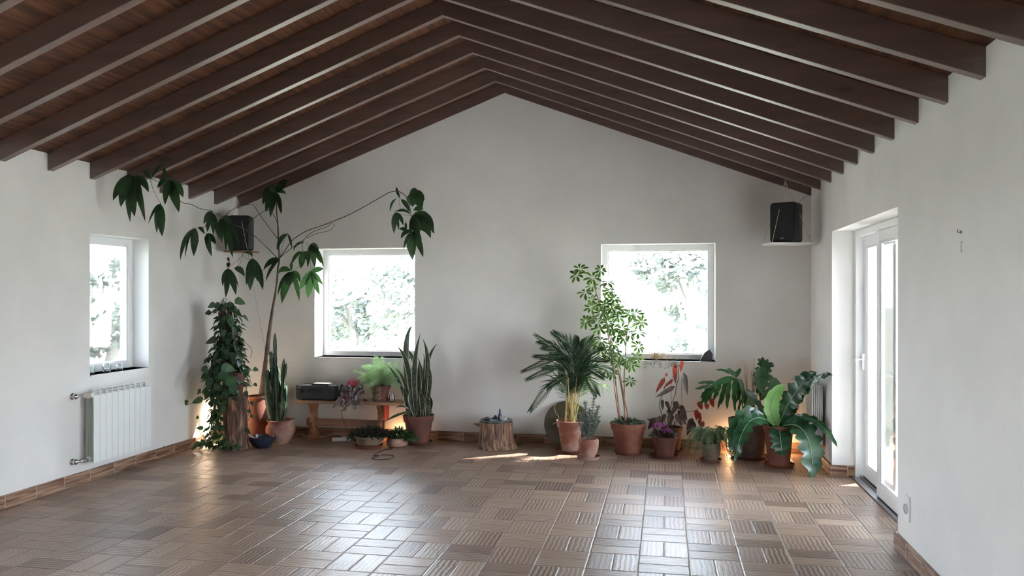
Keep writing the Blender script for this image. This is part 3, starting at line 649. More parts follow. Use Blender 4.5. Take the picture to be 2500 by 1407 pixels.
# ------------------------------------------------------------------ left corner group
# climbing vine on a pole standing on a wooden stump
yv = 7.62; cv = at(556, 1096, yv); cv.z = 0
t = thing('climbing_vine', cv, 'tall dark green heart-leaved vine column on a wooden stand in the left corner', 'houseplant')
zv = lambda v: 1.6 - (v-720)*8.3/1950
sx = at(575, 1000, yv).x
b = MB(); b.lathe((sx, yv, 0), [(.135, 0), (.125, .03), (.118, .28), (.122, .54), (.128, .555), (0, .56)], 28, fn=lambda w, z: 1+.05*math.sin(3*w+z*6)+.03*math.sin(7*w)); b.build('stand', STUMP, t)
b = MB(); b.lathe((sx-.02, yv, .561), [(.085, 0), (.115, .19), (.125, .19), (.128, .235), (.112, .235), (.105, .20), (0, .20)], 28); b.build('pot', TERRAD, t)
b = MB(); b.tube([(sx-.03, yv, .75), (sx-.035, yv, 1.1), (at(560, 735, yv).x, yv, 1.52)], [.035, .03, .02], 10); b.build('moss_pole', STUMP, t)
rv = random.Random(11)
env = [(735, 557, 20), (760, 556, 30), (800, 560, 30), (850, 556, 40), (880, 552, 50), (920, 553, 58), (950, 550, 56), (980, 551, 44), (1020, 551, 45), (1060, 548, 54), (1098, 546, 62)]
def ev(v):
    for i in range(len(env)-1):
        if env[i][0] <= v <= env[i+1][0]:
            f = (v-env[i][0])/(env[i+1][0]-env[i][0]); return [env[i][j]+(env[i+1][j]-env[i][j])*f for j in (1, 2)]
    return env[-1][1:]
b = MB()
for k in range(34):
    ph = rv.uniform(0, 6.28); pts = []; v0 = rv.uniform(728, 800); v1 = rv.uniform(900, 1095); v = v0; rr_ = rv.uniform(.25, .75)
    while v < v1:
        u, w = ev(max(735, v)); a = ph + .4*math.sin(v*.05+ph); pts.append(at(u, v, yv)+V((math.cos(a)*w/235*rr_, math.sin(a)*w/235*rr_, 0))+V((rv.uniform(-.01, .01), rv.uniform(-.01, .01), 0))); v += 14
    if len(pts) > 2: b.tube(pts, .0038, 5)
for ps in ([(556, 733), (548, 729), (538, 738), (533, 752), (527, 761), (520, 763)], [(541, 760), (531, 782), (540, 800)], [(590, 830), (600, 838), (612, 850), (615, 862), (611, 874)], [(500, 975), (482, 981), (468, 985), (453, 990)], [(597, 905), (606, 912), (611, 930), (618, 945)], [(602, 905), (604, 930), (602, 960), (607, 985), (612, 1010), (604, 1030)], [(602, 900), (610, 905), (622, 902)], [(600, 960), (609, 1000), (600, 1030)], [(498, 945), (490, 950), (490, 965)]):
    b.tube(curve_pts([P3(q, yv-(.26 if min(k_[0] for k_ in ps) < 500 else .12)) for q in ps], 4), .0028, 5)
b.build('vine_stem', BARK, t)
b = MB()
for k in range(1250):
    v = 740 + 360*rv.random()**.85
    u, w = ev(v); a = rv.uniform(0, 6.283); rr_ = rv.uniform(.55, 1.05)
    if v > 968 and v < 1055 and math.cos(a) > .35 and math.sin(a) < .2 and rv.random() < .9: continue
    if v < 830 and rv.random() < .6: continue
    o = V((math.cos(a), math.sin(a), 0)); p = at(u, v, yv) + o*(w/235*rr_*.86)
    p.z = max(p.z, .05); p.x = max(p.x, XL+.09); sz = rv.uniform(.05, .10)*(1 if v < 960 else .8)
    d = (o*rv.uniform(.1, .8) + V((rv.uniform(-.5, .5), rv.uniform(-.5, .5), rv.uniform(-1.1, -.1)))).normalized()
    tip = p + d*sz; tip.z = max(tip.z, .012)
    tip.x = max(tip.x, XL+.03)
    b.leaf(p, tip, sz*.78, nrm=o+V((0, 0, .5)), prof=prof_heart, n=6, fold=.18, sag=V((0, 0, .006)))
for a_, c_, w in (((598, 742), (600, 744), 0), ((573, 731, -.1), (600, 743, -.1), 19), ((545, 752), (507, 766), 0), ((516, 762), (500, 766), 13), ((541, 742), (505, 752), 0), ((526, 741), (507, 752), 15), ((536, 739), (524, 754), 13), ((556, 742), (541, 755), 15), ((534, 795), (520, 810), 9), ((564, 775, -.15), (566, 800, -.15), 20), ((531, 826), (501, 839), 20), ((575, 760), (590, 772), 12), ((594, 768), (607, 785), 9), ((508, 904), (492, 897), 0), ((494, 895), (508, 912), 18), ((510, 912), (490, 925), 16), ((490, 950), (482, 965), 11), ((497, 972), (468, 985), 17), ((457, 976), (453, 990), 10), ((540, 895, -.2), (575, 905, -.2), 24), ((535, 910, -.22), (560, 925, -.2), 24), ((552, 925, -.24), (580, 945, -.22), 26), ((520, 925, -.2), (500, 938, -.2), 20), ((575, 930, -.2), (560, 965, -.2), 20), ((604, 900), (596, 925), 16), ((618, 900, -.1), (632, 905, -.1), 11), ((620, 936), (628, 944), 8), ((612, 980), (620, 992), 9), ((604, 1000), (614, 1010), 10), ((612, 1012), (618, 1022), 9), ((486, 1018), (478, 1022), 9), ((498, 1045), (478, 1046), 10), ((488, 1078), (466, 1102), 12), ((500, 1075), (490, 1090), 18), ((597, 1045), (612, 1060), 12), ((598, 955), (606, 972), 12)):
    if w: lf(b, yv-(.26 if a_[0] < 505 else .12), a_, c_, w, prof=prof_heart, nrm=V((rv.uniform(-.4, .4), -1, rv.uniform(0, .6))))
b.build('foliage', L_VINE, t, smooth=True, angle=80)

# tall urn with the money tree
yu = 8.22; cu_ = at(632, 1070, yu); cu_.z = 0
t = thing('money_tree', cu_, 'tall dark palm-shaped leaf plant in a terracotta urn with branches reaching under the rafters', 'houseplant')
pot_parts(t, cu_, .1, .1, .47, TERRA, soil=.03, prof=[(.12, 0), (.165, .05), (.183, .15), (.175, .25), (.14, .36), (.112, .43), (.108, .45), (.122, .462), (.122, .475)])
yt = 8.12
def path(qs, y=yt): return [P3(q, y) for q in qs]
tr = curve_pts([V((cu_.x+.03, yu-.0, .42))] + path([(641, 950, .05), (650, 880), (655, 830), (664, 765), (675, 700), (679, 653), (681.5, 632), (678.6, 559), (675, 507), (675, 470)]), 5)
b = MB(); n = len(tr); b.tube(tr, [.040-.031*min(1, (i/n)*1.9) if i/n < .5 else .0115-.006*(i/n-.5)*2 for i in range(n)], 10); b.build('trunk', mat('money tree bark', (.065, .050, .038), (.17, .115, .085), 9, .6, .2), t)
B_ = [
 ([(681.5, 632), (711.5, 589.5, -.05), (725.5, 578, -.06), (749, 564, -.08), (784, 552, -.1), (808, 542.6, -.12), (843, 528.5, -.15), (878, 511, -.18), (922.6, 486, -.2), (948.4, 471, -.2), (965, 467.5, -.2), (979, 470, -.2), (993, 483, -.2), (1000, 505, -.2), (1003.5, 528.5, -.2), (1006, 565, -.2)], .0052),
 ([(681.5, 632), (697, 617.7), (716, 603.6, -.05), (742, 585, -.08), (751, 575, -.1), (770, 563.7, -.1), (798, 554, -.12), (809, 544, -.12)], .0042),
 ([(748, 582, -.09), (772.5, 570.7, -.1), (803, 563.7, -.12), (815, 553, -.12), (817, 550, -.12), (811, 545, -.12)], .0028),
 ([(678.6, 584), (660, 560, -.1), (643.5, 537.6, -.2), (619.5, 502.5, -.3), (603, 500.7, -.36), (582.5, 504, -.42), (558.5, 518, -.5), (545.5, 531, -.55)], .0045),
 ([(677.7, 547), (667.5, 524.7, -.08), (652.7, 513.6, -.15), (636, 521, -.22), (617.6, 535.8, -.3), (606.5, 554, -.34), (599, 574.6, -.36), (596, 593, -.36), (592.7, 622, -.36)], .0035),
 ([(678.6, 632), (636, 589, -.25), (603, 563.5, -.42), (561, 544, -.55), (538, 528, -.75), (519, 515.7, -.93), (490, 510, -1.15), (466, 499, -1.3), (443, 493.6, -1.4), (425, 470, -1.6), (400, 450, -1.75), (366, 436, -1.85)], .0045),
 ([(519, 516, -.93), (506, 540, -.93), (498, 556, -.94), (475, 557, -.96)], .0035),
 ([(366, 436, -1.85), (375, 465, -1.82), (392, 498, -1.8)], .002), ([(366, 436, -1.85), (345, 432, -1.87), (326, 432, -1.9)], .002), ([(366, 436, -1.85), (385, 437, -1.83), (409, 441, -1.8)], .002),
 ([(592.7, 622, -.36), (575, 640, -.36), (556, 656, -.36)], .0018), ([(592.7, 622, -.36), (604, 634, -.36), (614, 632, -.38)], .0018), ([(592.7, 622, -.36), (588, 640, -.36), (572, 656, -.36)], .0018),
 ([(683, 632), (690, 600, -.05), (702, 571, -.08)], .0025), ([(742, 585, -.08), (738, 600, -.1), (742, 625, -.1), (740, 640, -.1), (716, 662, -.1)], .0028), ([(748, 592, -.1), (757, 620, -.1), (759, 660, -.1)], .0018),
 ([(979, 470, -.2), (974, 486, -.2), (979, 517, -.2)], .002), ([(979, 517, -.2), (970, 516, -.2), (964, 520, -.2)], .0018), ([(1002, 526, -.2), (985, 524, -.2), (966, 518, -.2)], .0018)]
BR = []
def near_branch(p): return min(BR, key=lambda q: min((w-p).length for w in q[1]))[0]
for ps, r in B_:
    b = MB(); c = curve_pts(path(ps), 5); b.tube(c, [r*(1-.35*i/len(c)) for i in range(len(c))], 7); BR.append((b.build('branch', BARK, t), c))
# leaflets: (hub, [tips (u, v, width)], depth offset)
G_ = [
 ((325, 431), [(276, 490, 24), (295, 506, 26), (318, 543, 24), (329, 530, 26), (355, 542, 26), (363, 470, 18), (305, 470, 24), (345, 500, 28)], -1.9),
 ((410, 441), [(384, 460, 16), (403, 500, 26), (437, 519, 26), (447, 483, 20), (402, 408, 11), (425, 485, 28), (412, 478, 24)], -1.8),
 ((392, 498), [(362, 547, 11), (383, 570, 20), (396, 578, 24)], -1.8),
 ((368, 436), [(402, 403, 17), (349, 415, 14)], -1.85),
 ((472, 559), [(440, 636, 15), (473, 626, 26), (452, 631, 7), (485, 593, 16)], -.97), ((484, 556), [(500, 573, 9)], -.95),
 ((504, 572), [(517, 627, 18), (527, 597, 15), (515, 605, 20)], -.9),
 ((517, 517), [(506, 567, 16), (522, 575, 13), (536, 587, 14), (497, 548, 12), (513, 545, 22)], -.9),
 ((543, 532), [(541, 593, 14), (552, 613, 9), (568, 630, 17), (585, 600, 13), (560, 575, 20), (535, 570, 16), (566, 545, 14)], -.55),
 ((556, 656), [(544, 700, 10), (551, 727, 20), (576, 721, 20), (583, 705, 5)], -.36), ((572, 656), [(597, 676, 15)], -.36), ((560, 640), [(557, 628, 6)], -.36), ((555, 652), [(563, 646, 12)], -.36),
 ((615, 631), [(601, 697, 16), (611, 710, 24), (642, 709, 18), (630, 688, 18), (622, 680, 20)], -.38), ((596, 618), [(616, 628, 9)], -.37),
 ((675, 470), [(641, 500, 22), (649, 519, 17), (660, 531, 19), (687, 524, 13), (699, 474, 10), (702, 440, 22), (655, 455, 18), (690, 452, 20), (640, 478, 18), (668, 505, 20)], -.05),
 ((683, 634), [(643, 660, 17), (648, 689, 9)], -.02), ((702, 571), [(676, 613, 14), (713, 609, 8)], -.08),
 ((757, 598), [(784, 644, 17), (768, 654, 14), (751, 654, 13), (776, 622, 22), (790, 652, 10)], -.1), ((739, 616), [(734, 656, 17), (711, 648, 13), (755, 640, 18)], -.1), ((742, 592), [(716, 614, 8)], -.08),
 ((714, 663), [(688, 742, 34), (678, 723, 14), (731, 736, 12), (733, 690, 11), (706, 700, 26)], -.12), ((711, 661), [(680, 668, 14)], -.12), ((712, 640), [(712, 662, 8)], -.1),
 ((967, 486), [(952, 517, 6)], -.2), ((976, 484), [(968, 457, 7)], -.2), ((979, 488), [(1000, 519, 11)], -.2), ((966, 517), [(1001, 524, 8)], -.2),
 ((964, 520), [(962, 571, 13), (985, 551, 11), (974, 562, 9)], -.2), ((974, 560), [(993, 568, 10)], -.2), ((991, 543), [(992, 565, 6)], -.2),
 ((1000, 474), [(1034, 493, 24), (1030, 510, 28), (1008, 505, 24), (1020, 470, 16)], -.22), ((1010, 514), [(1033, 512, 14)], -.22),
 ((1006, 528), [(1039, 568, 36), (1052, 582, 24), (1061, 571, 18), (1004, 583, 11), (1022, 580, 26), (1050, 545, 26)], -.22), ((1032, 520), [(1058, 570, 20)], -.22),
 ((1006, 566), [(979, 583, 13), (995, 611, 13), (1007, 636, 22), (1033, 629, 19), (1018, 600, 26), (1028, 600, 20), (985, 608, 9)], -.2)]
rl = random.Random(3)
for hub, tips, dy in G_:
    b = MB(); Hh = P3(hub, yt+dy); b.tube([Hh+V((0, 0, .012)), Hh], .003, 5)
    for u, v, w in tips:
        j = rl.uniform(-.06, .06); T_ = P3((u, v), yt+dy+j); k = ppm(T_); d = T_-Hh
        b.leaf(Hh, T_, w/k*1.0, nrm=V((rl.uniform(-.35, .35), -1, rl.uniform(0, .5))), sag=V((d.x*.10, rl.uniform(-.02, .02), abs(d.x)*.16+.004)), n=8, fold=rl.uniform(.1, .35), prof=prof_ell, twist=rl.uniform(-.3, .3))
    b.build('leaf_cluster', L_PACH, near_branch(Hh), angle=80)
c = at(790, 656, 8.0); b = MB()
for u, v, w in ((790, 656, 14), (788, 695, 12), (780, 721, 15), (752, 729, 21), (730, 708, 18)):
    Hh = P3((760, 661), 8.0); T_ = P3((u, v), 7.98); k = ppm(T_); b.leaf(Hh, T_, w/k, nrm=V((0, -1, .3)), n=8, fold=.12)
o = b.build('leaf_cluster', mat('young money tree leaf', (.045, .105, .045), (.07, .14, .06), 8, .45, transl=.35), near_branch(c), angle=80); o['label'] = 'lighter green young leaflets'

# euphorbia
yc = 8.0; c = at(685, 1080, yc); c.z = 0
t = thing('euphorbia_cactus', c, 'ribbed green cactus columns in a round bellied terracotta pot', 'cactus')
pot_parts(t, c, .1, .13, .25, TERRAP, soil=.02, prof=[(.085, 0), (.135, .07), (.157, .13), (.152, .18), (.122, .215), (.115, .225), (.145, .245), (.147, .252)])
def ribbed(b, ps, r, seed, y=yc):
    c_ = curve_pts([P3(q, y) for q in ps], 7); n = len(c_); vs = []; fs = []; K = 8; r0 = random.Random(seed); ph = r0.uniform(0, 1)
    for i, p in enumerate(c_):
        f = i/(n-1); tip = 1 if f < .9 else max(.12, 1-(f-.9)*8.5); bul = 1+.10*math.sin(i*1.9)
        for j in range(K):
            a = 2*math.pi*j/K+ph; q = r*tip*(bul if j % 2 == 0 else .45); vs.append(p+V((math.cos(a)*q, math.sin(a)*q, 0)))
    for i in range(n-1):
        for j in range(K): fs.append((i*K+j, i*K+(j+1) % K, (i+1)*K+(j+1) % K, (i+1)*K+j))
    fs.append(tuple(range((n-1)*K, n*K))); b.add(vs, fs)
    return c_
cols = [([(669, 1030), (662, 970), (657, 930), (655, 902)], .034), ([(676, 1032), (674, 960), (672, 880), (671, 814)], .020), ([(680, 1032), (678, 980), (677, 930), (676, 893)], .033), ([(663, 1028), (655, 990), (652, 950), (653, 905)], .028), ([(685, 1032), (690, 990), (690, 950), (693, 876)], .022), ([(690, 1030), (696, 990), (693, 940), (699, 887)], .018), ([(687, 1030), (684, 1000), (683, 960), (682, 930)], .03), ([(690, 1028), (698, 985), (699, 960), (698, 942)], .015), ([(668, 1030), (664, 950), (662, 880), (661, 858)], .018), ([(666, 1030), (668, 940), (666, 862)], .016)]
lv = MB(); rc = random.Random(9)
for i, (ps, r) in enumerate(cols):
    b = MB(); pts = ribbed(b, [(u, v, rc.uniform(-.03, .03)) for u, v in ps], r, i); b.build('column', L_CACT, t, angle=20)
    for p in pts[5:]:
        for k in range(3):
            a = rc.uniform(-1.2, 1.9); d = V((math.cos(a), rc.uniform(-.6, .2), rc.uniform(0, .5))).normalized(); L = rc.uniform(.008, .022) if rc.random() < .4 else .006
            lv.leaf(p+d*r*.9, p+d*(r+L), .007 if L > .007 else .003, n=2, nrm=(0, -1, .5))
lv.build('small_leaf', L_CSPINE, t, smooth=False)

# blue bowl with a stick
yb_ = 7.74; c = at(640, 1090, yb_); c.z = 0
t = thing('glazed_bowl', c, 'dark blue round bowl on the floor beside the vine with a stick in it', 'bowl')
b = MB(); b.lathe(c, [(.07, 0), (.105, .025), (.132, .07), (.137, .115), (.131, .115), (.126, .072), (.10, .03), (0, .02)], 36); b.build('bowl', BLUE, t)
b = MB(); b.lathe(c, [(.118, .078), (.06, .085), (0, .083)], 24); b.build('soil', SOIL, t)
b = MB(); b.tube([P3((606, 1062, -.06), yb_), P3((634, 1079, -.02), yb_)], .010, 8); tag(b.build('wooden_stick', CANE), 'pale wooden stick lying over the rim of the dark blue bowl', 'stick')

# warm lamps on the floor behind the pots
PW = .22
def lamp(loc, r, h, power, label, group, col=(1, .56, .27)):
    t = thing('floor_lamp', loc, label, 'lamp', group)
    b = MB(); b.lathe(loc, [(r*.7, 0), (r*.7, .015), (r*.3, .02), (0, .02)], 20); b.build('base', BLACK, t)
    m, tt, p_, out = nt('glowing shade %.2f' % power); p_.inputs['Base Color'].default_value = (.9, .8, .7, 1); p_.inputs['Emission Color'].default_value = (*col, 1); p_.inputs['Emission Strength'].default_value = power*PW
    b = MB(); b.lathe((loc[0], loc[1], loc[2]+.0205), [(r*.5, 0), (r*.95, h*.1), (r, h*.3), (r, h*.75), (r*.9, h*.93), (r*.4, h), (0, h)], 24); b.build('lamp_shade', m, t)
LG = 'warm lamps on the floor behind the plants'
c = at(499, 1080, 7.84); lamp((c.x, c.y, 0), .062, .42, 75, 'tall glowing lamp on the floor behind the vine column in the left corner', None, (1, .70, .45))
c = at(972, 1060, 8.38); lamp((c.x, c.y, 0), .035, .10, 45, 'small warm lamp glowing on the wall between the bench and the snake plant', LG)
c = at(1786, 1070, 8.40); lamp((c.x, c.y, 0), .04, .16, 45, 'small warm lamp glowing behind the big split-leaf plant pot', LG)
c = at(1915, 1070, 8.34); lamp((c.x, c.y, 0), .04, .12, 50, 'small warm lamp glowing beside the right wall radiator', LG)

# ------------------------------------------------------------------ bench and what stands on it
ybf, ybk = 8.10, 8.39; zbt = at(850, 981, ybf).z
xa = at(719, 980, ybf).x; xb = at(976, 985, ybf).x
t = thing('bench', ((xa+xb)/2, 8.24, 0), 'long low brown pine trestle bench under the left gable window', 'bench')
b = MB(); b.box((xa, ybf, zbt-.032), (xb, ybk, zbt)); b.build('seat', BENCHTOP, t, smooth=False, bevel=.004)
ym = (ybf+ybk)/2
for u in (762, 927):
    x = at(u, 1000, ym).x; pr_ = [(.105, zbt-.033), (.105, zbt-.06), (.075, zbt-.09), (.06, .30), (.068, .24), (.085, .20), (.07, .13), (.07, .08), (.125, .05), (.125, 0)]
    poly = [(x, ym-a, z) for a, z in pr_] + [(x, ym+a, z) for a, z in pr_[::-1]]
    b = MB(); b.prism(poly, (.04, 0, 0)); b.build('leg', BENCH, t, smooth=False, bevel=.004)
x1 = at(750, 1030, ym).x; x2 = at(940, 1030, ym).x
b = MB(); b.box((x1, ym-.018, .155), (x2, ym+.018, .235)); b.build('stretcher', BENCH, t, smooth=False, bevel=.003)
b = MB(); x = at(936, 1000, ym-.0).x; b.box((x+.035, ym-.075, .235), (x+.040, ym+.075, zbt-.033)); o = b.build('leg_glow_panel', LEG_GLOW, t, smooth=False); o['label'] = 'lamp glow on the right leg painted as a red panel'  # glow of the lamp on the leg face, put into a red sheet

y0 = 8.13; a = at(723, 975, y0); q = at(816, 975, y0); zt = zbt
t = thing('amplifier', ((a.x+q.x)/2, y0+.15, zt), 'black audio amplifier at the left end of the bench', 'amplifier')
b = MB(); b.box((a.x, y0+.008, zt+.012), (q.x, y0+.235, zt+.155)); b.build('case', BLACK, t, smooth=False, bevel=.003)
b = MB(); b.box((a.x-.002, y0, zt+.012), (q.x+.002, y0+.009, zt+.157)); o = b.build('front_panel', BLACK, t, smooth=False, bevel=.002)
for sx in (.05, .37):
    k = MB(); k.lathe((a.x+sx, y0, zt+.095), [(.024, 0), (.023, .018), (.019, .02), (0, .02)], 24, tilt=Matrix.Rotation(math.pi/2, 3, 'X')); k.build('knob', BLACK, o)
b = MB(); b.box((a.x+.14, y0-.0012, zt+.085), (a.x+.30, y0, zt+.12)); b.build('display', GRILLE, o, smooth=False)
b = MB(); b.box((a.x+.02, y0-.0008, zt+.136), (a.x+.055, y0, zt+.141)); b.build('badge', RADG, o, smooth=False)
for sx, sy in ((.03, .03), (.40, .03), (.03, .21), (.40, .21)):
    k = MB(); k.lathe((a.x+sx, y0+sy, zt), [(.018, 0), (.018, .0125)], 16); k.build('foot', BLACK, t)
b = MB()
for i in range(18): b.box((a.x+.05+i*.018, y0+.05, zt+.155), (a.x+.057+i*.018, y0+.20, zt+.1562))
b.build('vent_slots', GRILLE, t, smooth=False)
c = V((at(787, 940, y0+.1).x, y0+.10, zt+.1562))
t = thing('flat_box', c, 'thin black box lying on the amplifier', 'box'); b = MB(); b.rbox(c+V((0, 0, .010)), (.20, .12, .018)); b.build('body', BLACK, t, smooth=False, bevel=.004)
b = MB(); b.rbox(c+V((0, 0, .0205)), (.17, .09, .002)); b.build('lid_plate', RADG, t, smooth=False)

# red leaved trailing plant
rb = random.Random(21); yy = 8.25; c = at(864, 975, yy); c.z = zbt
t = thing('trailing_plant', c, 'red and silver trailing plant in a rough pot beside the amplifier', 'houseplant')
pot_parts(t, c, .07, .095, .15, TERRAD, rim=.02, out=.006, soil=.02)
b = MB()
for u, v in ((853, 923), (848, 930), (862, 921), (873, 923), (881, 924), (856, 940), (845, 938), (868, 930), (880, 932)):
    lf(b, yy, (864+(u-864)*.1, 950, -.05), (u, v, rb.uniform(-.1, 0)), 5, nrm=V((rb.uniform(-.5, .5), -1, .5)), prof=prof_strap, n=5)
b.build('red_bract', L_BROM, t)
b = MB()
for k in range(150):
    u0 = rb.uniform(832, 885); v0 = rb.uniform(938, 985); 
    if v0 > 965: u0 = rb.uniform(825, 868)
    dv = rb.uniform(4, 17); du = rb.uniform(-9, 9); dy = rb.uniform(-.19, -.06) if v0 > 960 else rb.uniform(-.15, .08)
    if v0 > 972: dy = rb.uniform(-.24, -.16)
    lf(b, yy, (u0, v0, dy), (u0+du, v0+dv, dy-.01), rb.uniform(4, 8), nrm=V((rb.uniform(-.8, .8), -1, rb.uniform(-.2, .9))), n=4, fold=.25)
for ps in ((838, 975, 822, 985, 812, 1000), (845, 985, 842, 1000, 833, 1002), (862, 985, 866, 995, 868, 1000), (880, 980, 884, 990, 887, 998)):
    lf(b, yy-.2, ps[:2], ps[4:], 8, m=ps[2:4], n=5)
b.build('foliage', L_TRAD, t)
b = MB()
for k in range(16):
    u0 = 850+rb.uniform(-8, 10); pts = [P3((u0, 958, -.06), yy), P3((u0-rb.uniform(0, 14), 970, -.17), yy), P3((u0-rb.uniform(4, 24), rb.uniform(980, 1000), -.2), yy)]; b.tube(curve_pts(pts, 3), .0018, 4)
b.build('stem', L_BROM, t)

# asparagus fern
yy = 8.24; c = at(929, 974, yy); c.z = zbt
t = thing('asparagus_fern', c, 'light green feathery asparagus fern in a terracotta pot on the bench', 'houseplant')
pot_parts(t, c, .075, .105, .155, TERRAD, rim=.035, out=.008, soil=.02, saucer=.10)
b = MB(); ra = random.Random(4); st = MB()
for k in range(64):
    a = ra.uniform(0, 6.28); el = ra.uniform(.1, 1.45); L = ra.uniform(.16, .27)*(1+.35*math.sin(el)); d = V((math.cos(a)*math.cos(el)*1.15, math.sin(a)*math.cos(el)*.6, math.sin(el))); c0 = c+V((ra.uniform(-.04, .04), ra.uniform(-.03, .03), .15))
    tip = c0+d*L; tip.y = min(tip.y, 8.45); mid = c0.lerp(tip, .5)+V((0, 0, .03)); pts = curve_pts([c0, mid, tip+V((0, 0, -.02))], 6); st.tube(pts, .0012, 4, cap=False)
    for i in range(3, len(pts)):
        for j in range(34):
            q = V((ra.gauss(0, 1), ra.gauss(0, .8), ra.gauss(0, .8))).normalized()*ra.uniform(.01, .042); p0 = pts[i]+V((ra.gauss(0, .008), ra.gauss(0, .008), ra.gauss(0, .008))); p1 = p0+q; p1.y = min(p1.y, 8.47); s_ = V((.0009, 0, .0009)); b.add([p0-s_, p0+s_, p1], [(0, 1, 2)])
for k in range(500):
    p0 = c+V((ra.uniform(-.11, .05), ra.uniform(-.13, -.10), ra.uniform(.02, .17))); b.add([p0, p0+V((.0016, 0, 0)), p0+V((ra.uniform(-.02, .02), ra.uniform(-.01, .01), ra.uniform(-.03, .02)))], [(0, 1, 2)])
st.build('stem', STEMG, t); b.build('foliage', L_ASP, t, smooth=False)
c = at(957, 976, 8.2); c.z = zbt
t = thing('glass_jar', c, 'small clear glass jar right of the asparagus fern on the bench', 'jar'); b = MB(); b.lathe(c, [(.028, 0), (.032, .01), (.032, .06), (.022, .08), (.023, .09), (.019, .09), (.019, .079), (.029, .058), (.029, .01), (0, .008)], 24); b.build('jar_body', JAR, t)
c = at(893, 975, 8.18); c.z = zbt; b = MB(); b.ball(c+V((0, 0, .011)), .02, 12, 7, sq=(1.5, .9, .55)); b.ball(c+V((-.02, 0, .018)), .008, 8, 6); tag(b.build('small_stone', STUMP), 'small dark pebble ornament on the bench between the two pots', 'ornament')

# snake plant
ys = 8.24; c = at(1022, 1085, ys); c.z = 0
t = thing('snake_plant', c, 'tall yellow-edged snake plant in a large terracotta pot right of the bench', 'houseplant')
zt = pot_parts(t, c, .115, .158, .30, TERRAD, rim=.07, out=.012, soil=.03, saucer=.15)
SN = [((1003, 1012), (992, 860, -.03), (1008, 795), 17), ((1018, 1012), (1012, 900), (1028, 812), 14), ((1028, 1012), (1045, 900), (1031, 826), 15), ((1030, 1012), (1040, 900), (1069, 838), 12), ((1005, 1012), (996, 900), (968, 846), 14), ((1002, 1012), (1014, 900), (979, 843), 12), ((998, 1012), (975, 935, -.05), (939, 887), 9), ((1000, 1012), (990, 940), (962, 897), 10), ((1008, 1012), (1000, 950), (981, 908), 13), ((1012, 1012), (1005, 930), (1010, 880), 13),
      ((1020, 1012), (1030, 930), (1018, 870), 12), ((1035, 1012), (1050, 930), (1040, 885), 12), ((1015, 1012), (1025, 960), (1012, 925), 15), ((1025, 1012), (1024, 930), (1022, 885), 13), ((1010, 1012), (994, 960), (986, 930), 12), ((1030, 1012), (1038, 960), (1047, 935), 13), ((1022, 1012), (1036, 930), (1034, 862), 12), ((1040, 1012), (1046, 975), (1047, 955), 16), ((997, 1012), (990, 970), (985, 945), 11), ((1006, 1012), (1016, 940), (1003, 890), 13), ((1036, 1012, .05), (1042, 950), (1028, 900), 14), ((1016, 1012, -.05), (1003, 975), (1008, 950), 14), ((1028, 1012, -.06), (1030, 975), (1018, 958), 13), ((1045, 1010), (1052, 985), (1046, 968), 16), ((1008, 1012, -.05), (1022, 985), (1024, 950), 13), ((1042, 1010, -.06), (1044, 982), (1038, 965), 14)]
rs = random.Random(6)
b = MB()
for i, (a_, m_, e_, w) in enumerate(SN):
    dy = a_[2] if len(a_) > 2 else rs.uniform(-.05, .05); A = P3((a_[0], a_[1], dy), ys); A.z = zt-.035; A.x = max(min(A.x, c.x+.11), c.x-.11)
    M2 = P3((m_[0], m_[1], dy*1.2), ys); E2 = P3((e_[0], e_[1], dy*1.5+rs.uniform(-.03, .03)), ys); E2.y = min(E2.y, 8.46)
    k = ppm(M2); b.leaf(A, E2, w/k*.98, sag=M2-(A+E2)/2, nrm=V((rs.uniform(-.6, .6), -1, .1)), n=10, fold=.3, prof=prof_blade, margin=.16, twist=rs.uniform(-.6, .6))
for a_, m_, e_, w in (((1002, 1005, -.1), (968, 1015, -.2), (934, 1033, -.25), 8), ((998, 1000, -.08), (982, 992, -.12), (963, 998, -.14), 6), ((1040, 1000, -.1), (1046, 995, -.16), (1058, 1015, -.19), 7), ((1040, 990, -.1), (1036, 980, -.14), (1052, 1012, -.19), 5), ((1044, 985), (1050, 950), (1055, 918), 1.5)):
    lf(b, ys, a_, e_, w, m=m_, nrm=(0, -1, .6), n=9, fold=.3, prof=prof_blade, margin=.16)
b.build('foliage', [L_SNAKE, L_SNAKEE], t)

# low bowls of small plants
def tuft(b, c, rx, ry, rz, n, L, w, rr, droop=.3, zmin=.01):
    for k in range(n):
        a = rr.uniform(0, 6.283); e = rr.random()**.6; p0 = V(c)+V((math.cos(a)*rx*e*.9, math.sin(a)*ry*e*.9, rr.uniform(0, rz)*(1-.5*e))); d = V((math.cos(a)*e, math.sin(a)*e, rr.uniform(-droop, 1-e*.6))).normalized()*L*rr.uniform(.5, 1.2)
        p1 = p0+d; p0.z = max(p0.z, zmin); p1.z = max(p1.z, zmin); p1.y = min(p1.y, D-.03); b.leaf(p0, p1, w*rr.uniform(.6, 1.3), nrm=V((rr.uniform(-.6, .6), -.6, 1)), n=3, sag=V((0, 0, L*.1)))
yq = 7.95; c = at(901, 1096, yq); c.z = 0; rt_ = random.Random(31)
t = thing('bowl_planter', c, 'wide low stone bowl of dark small-leaved plants in front of the bench', 'houseplant')
pot_parts(t, c, .1, .15, .115, STONEPOT, soil=.01, saucer=.15, msauc=TERRA, prof=[(.09, 0), (.13, .03), (.148, .09), (.158, .10), (.155, .115)])
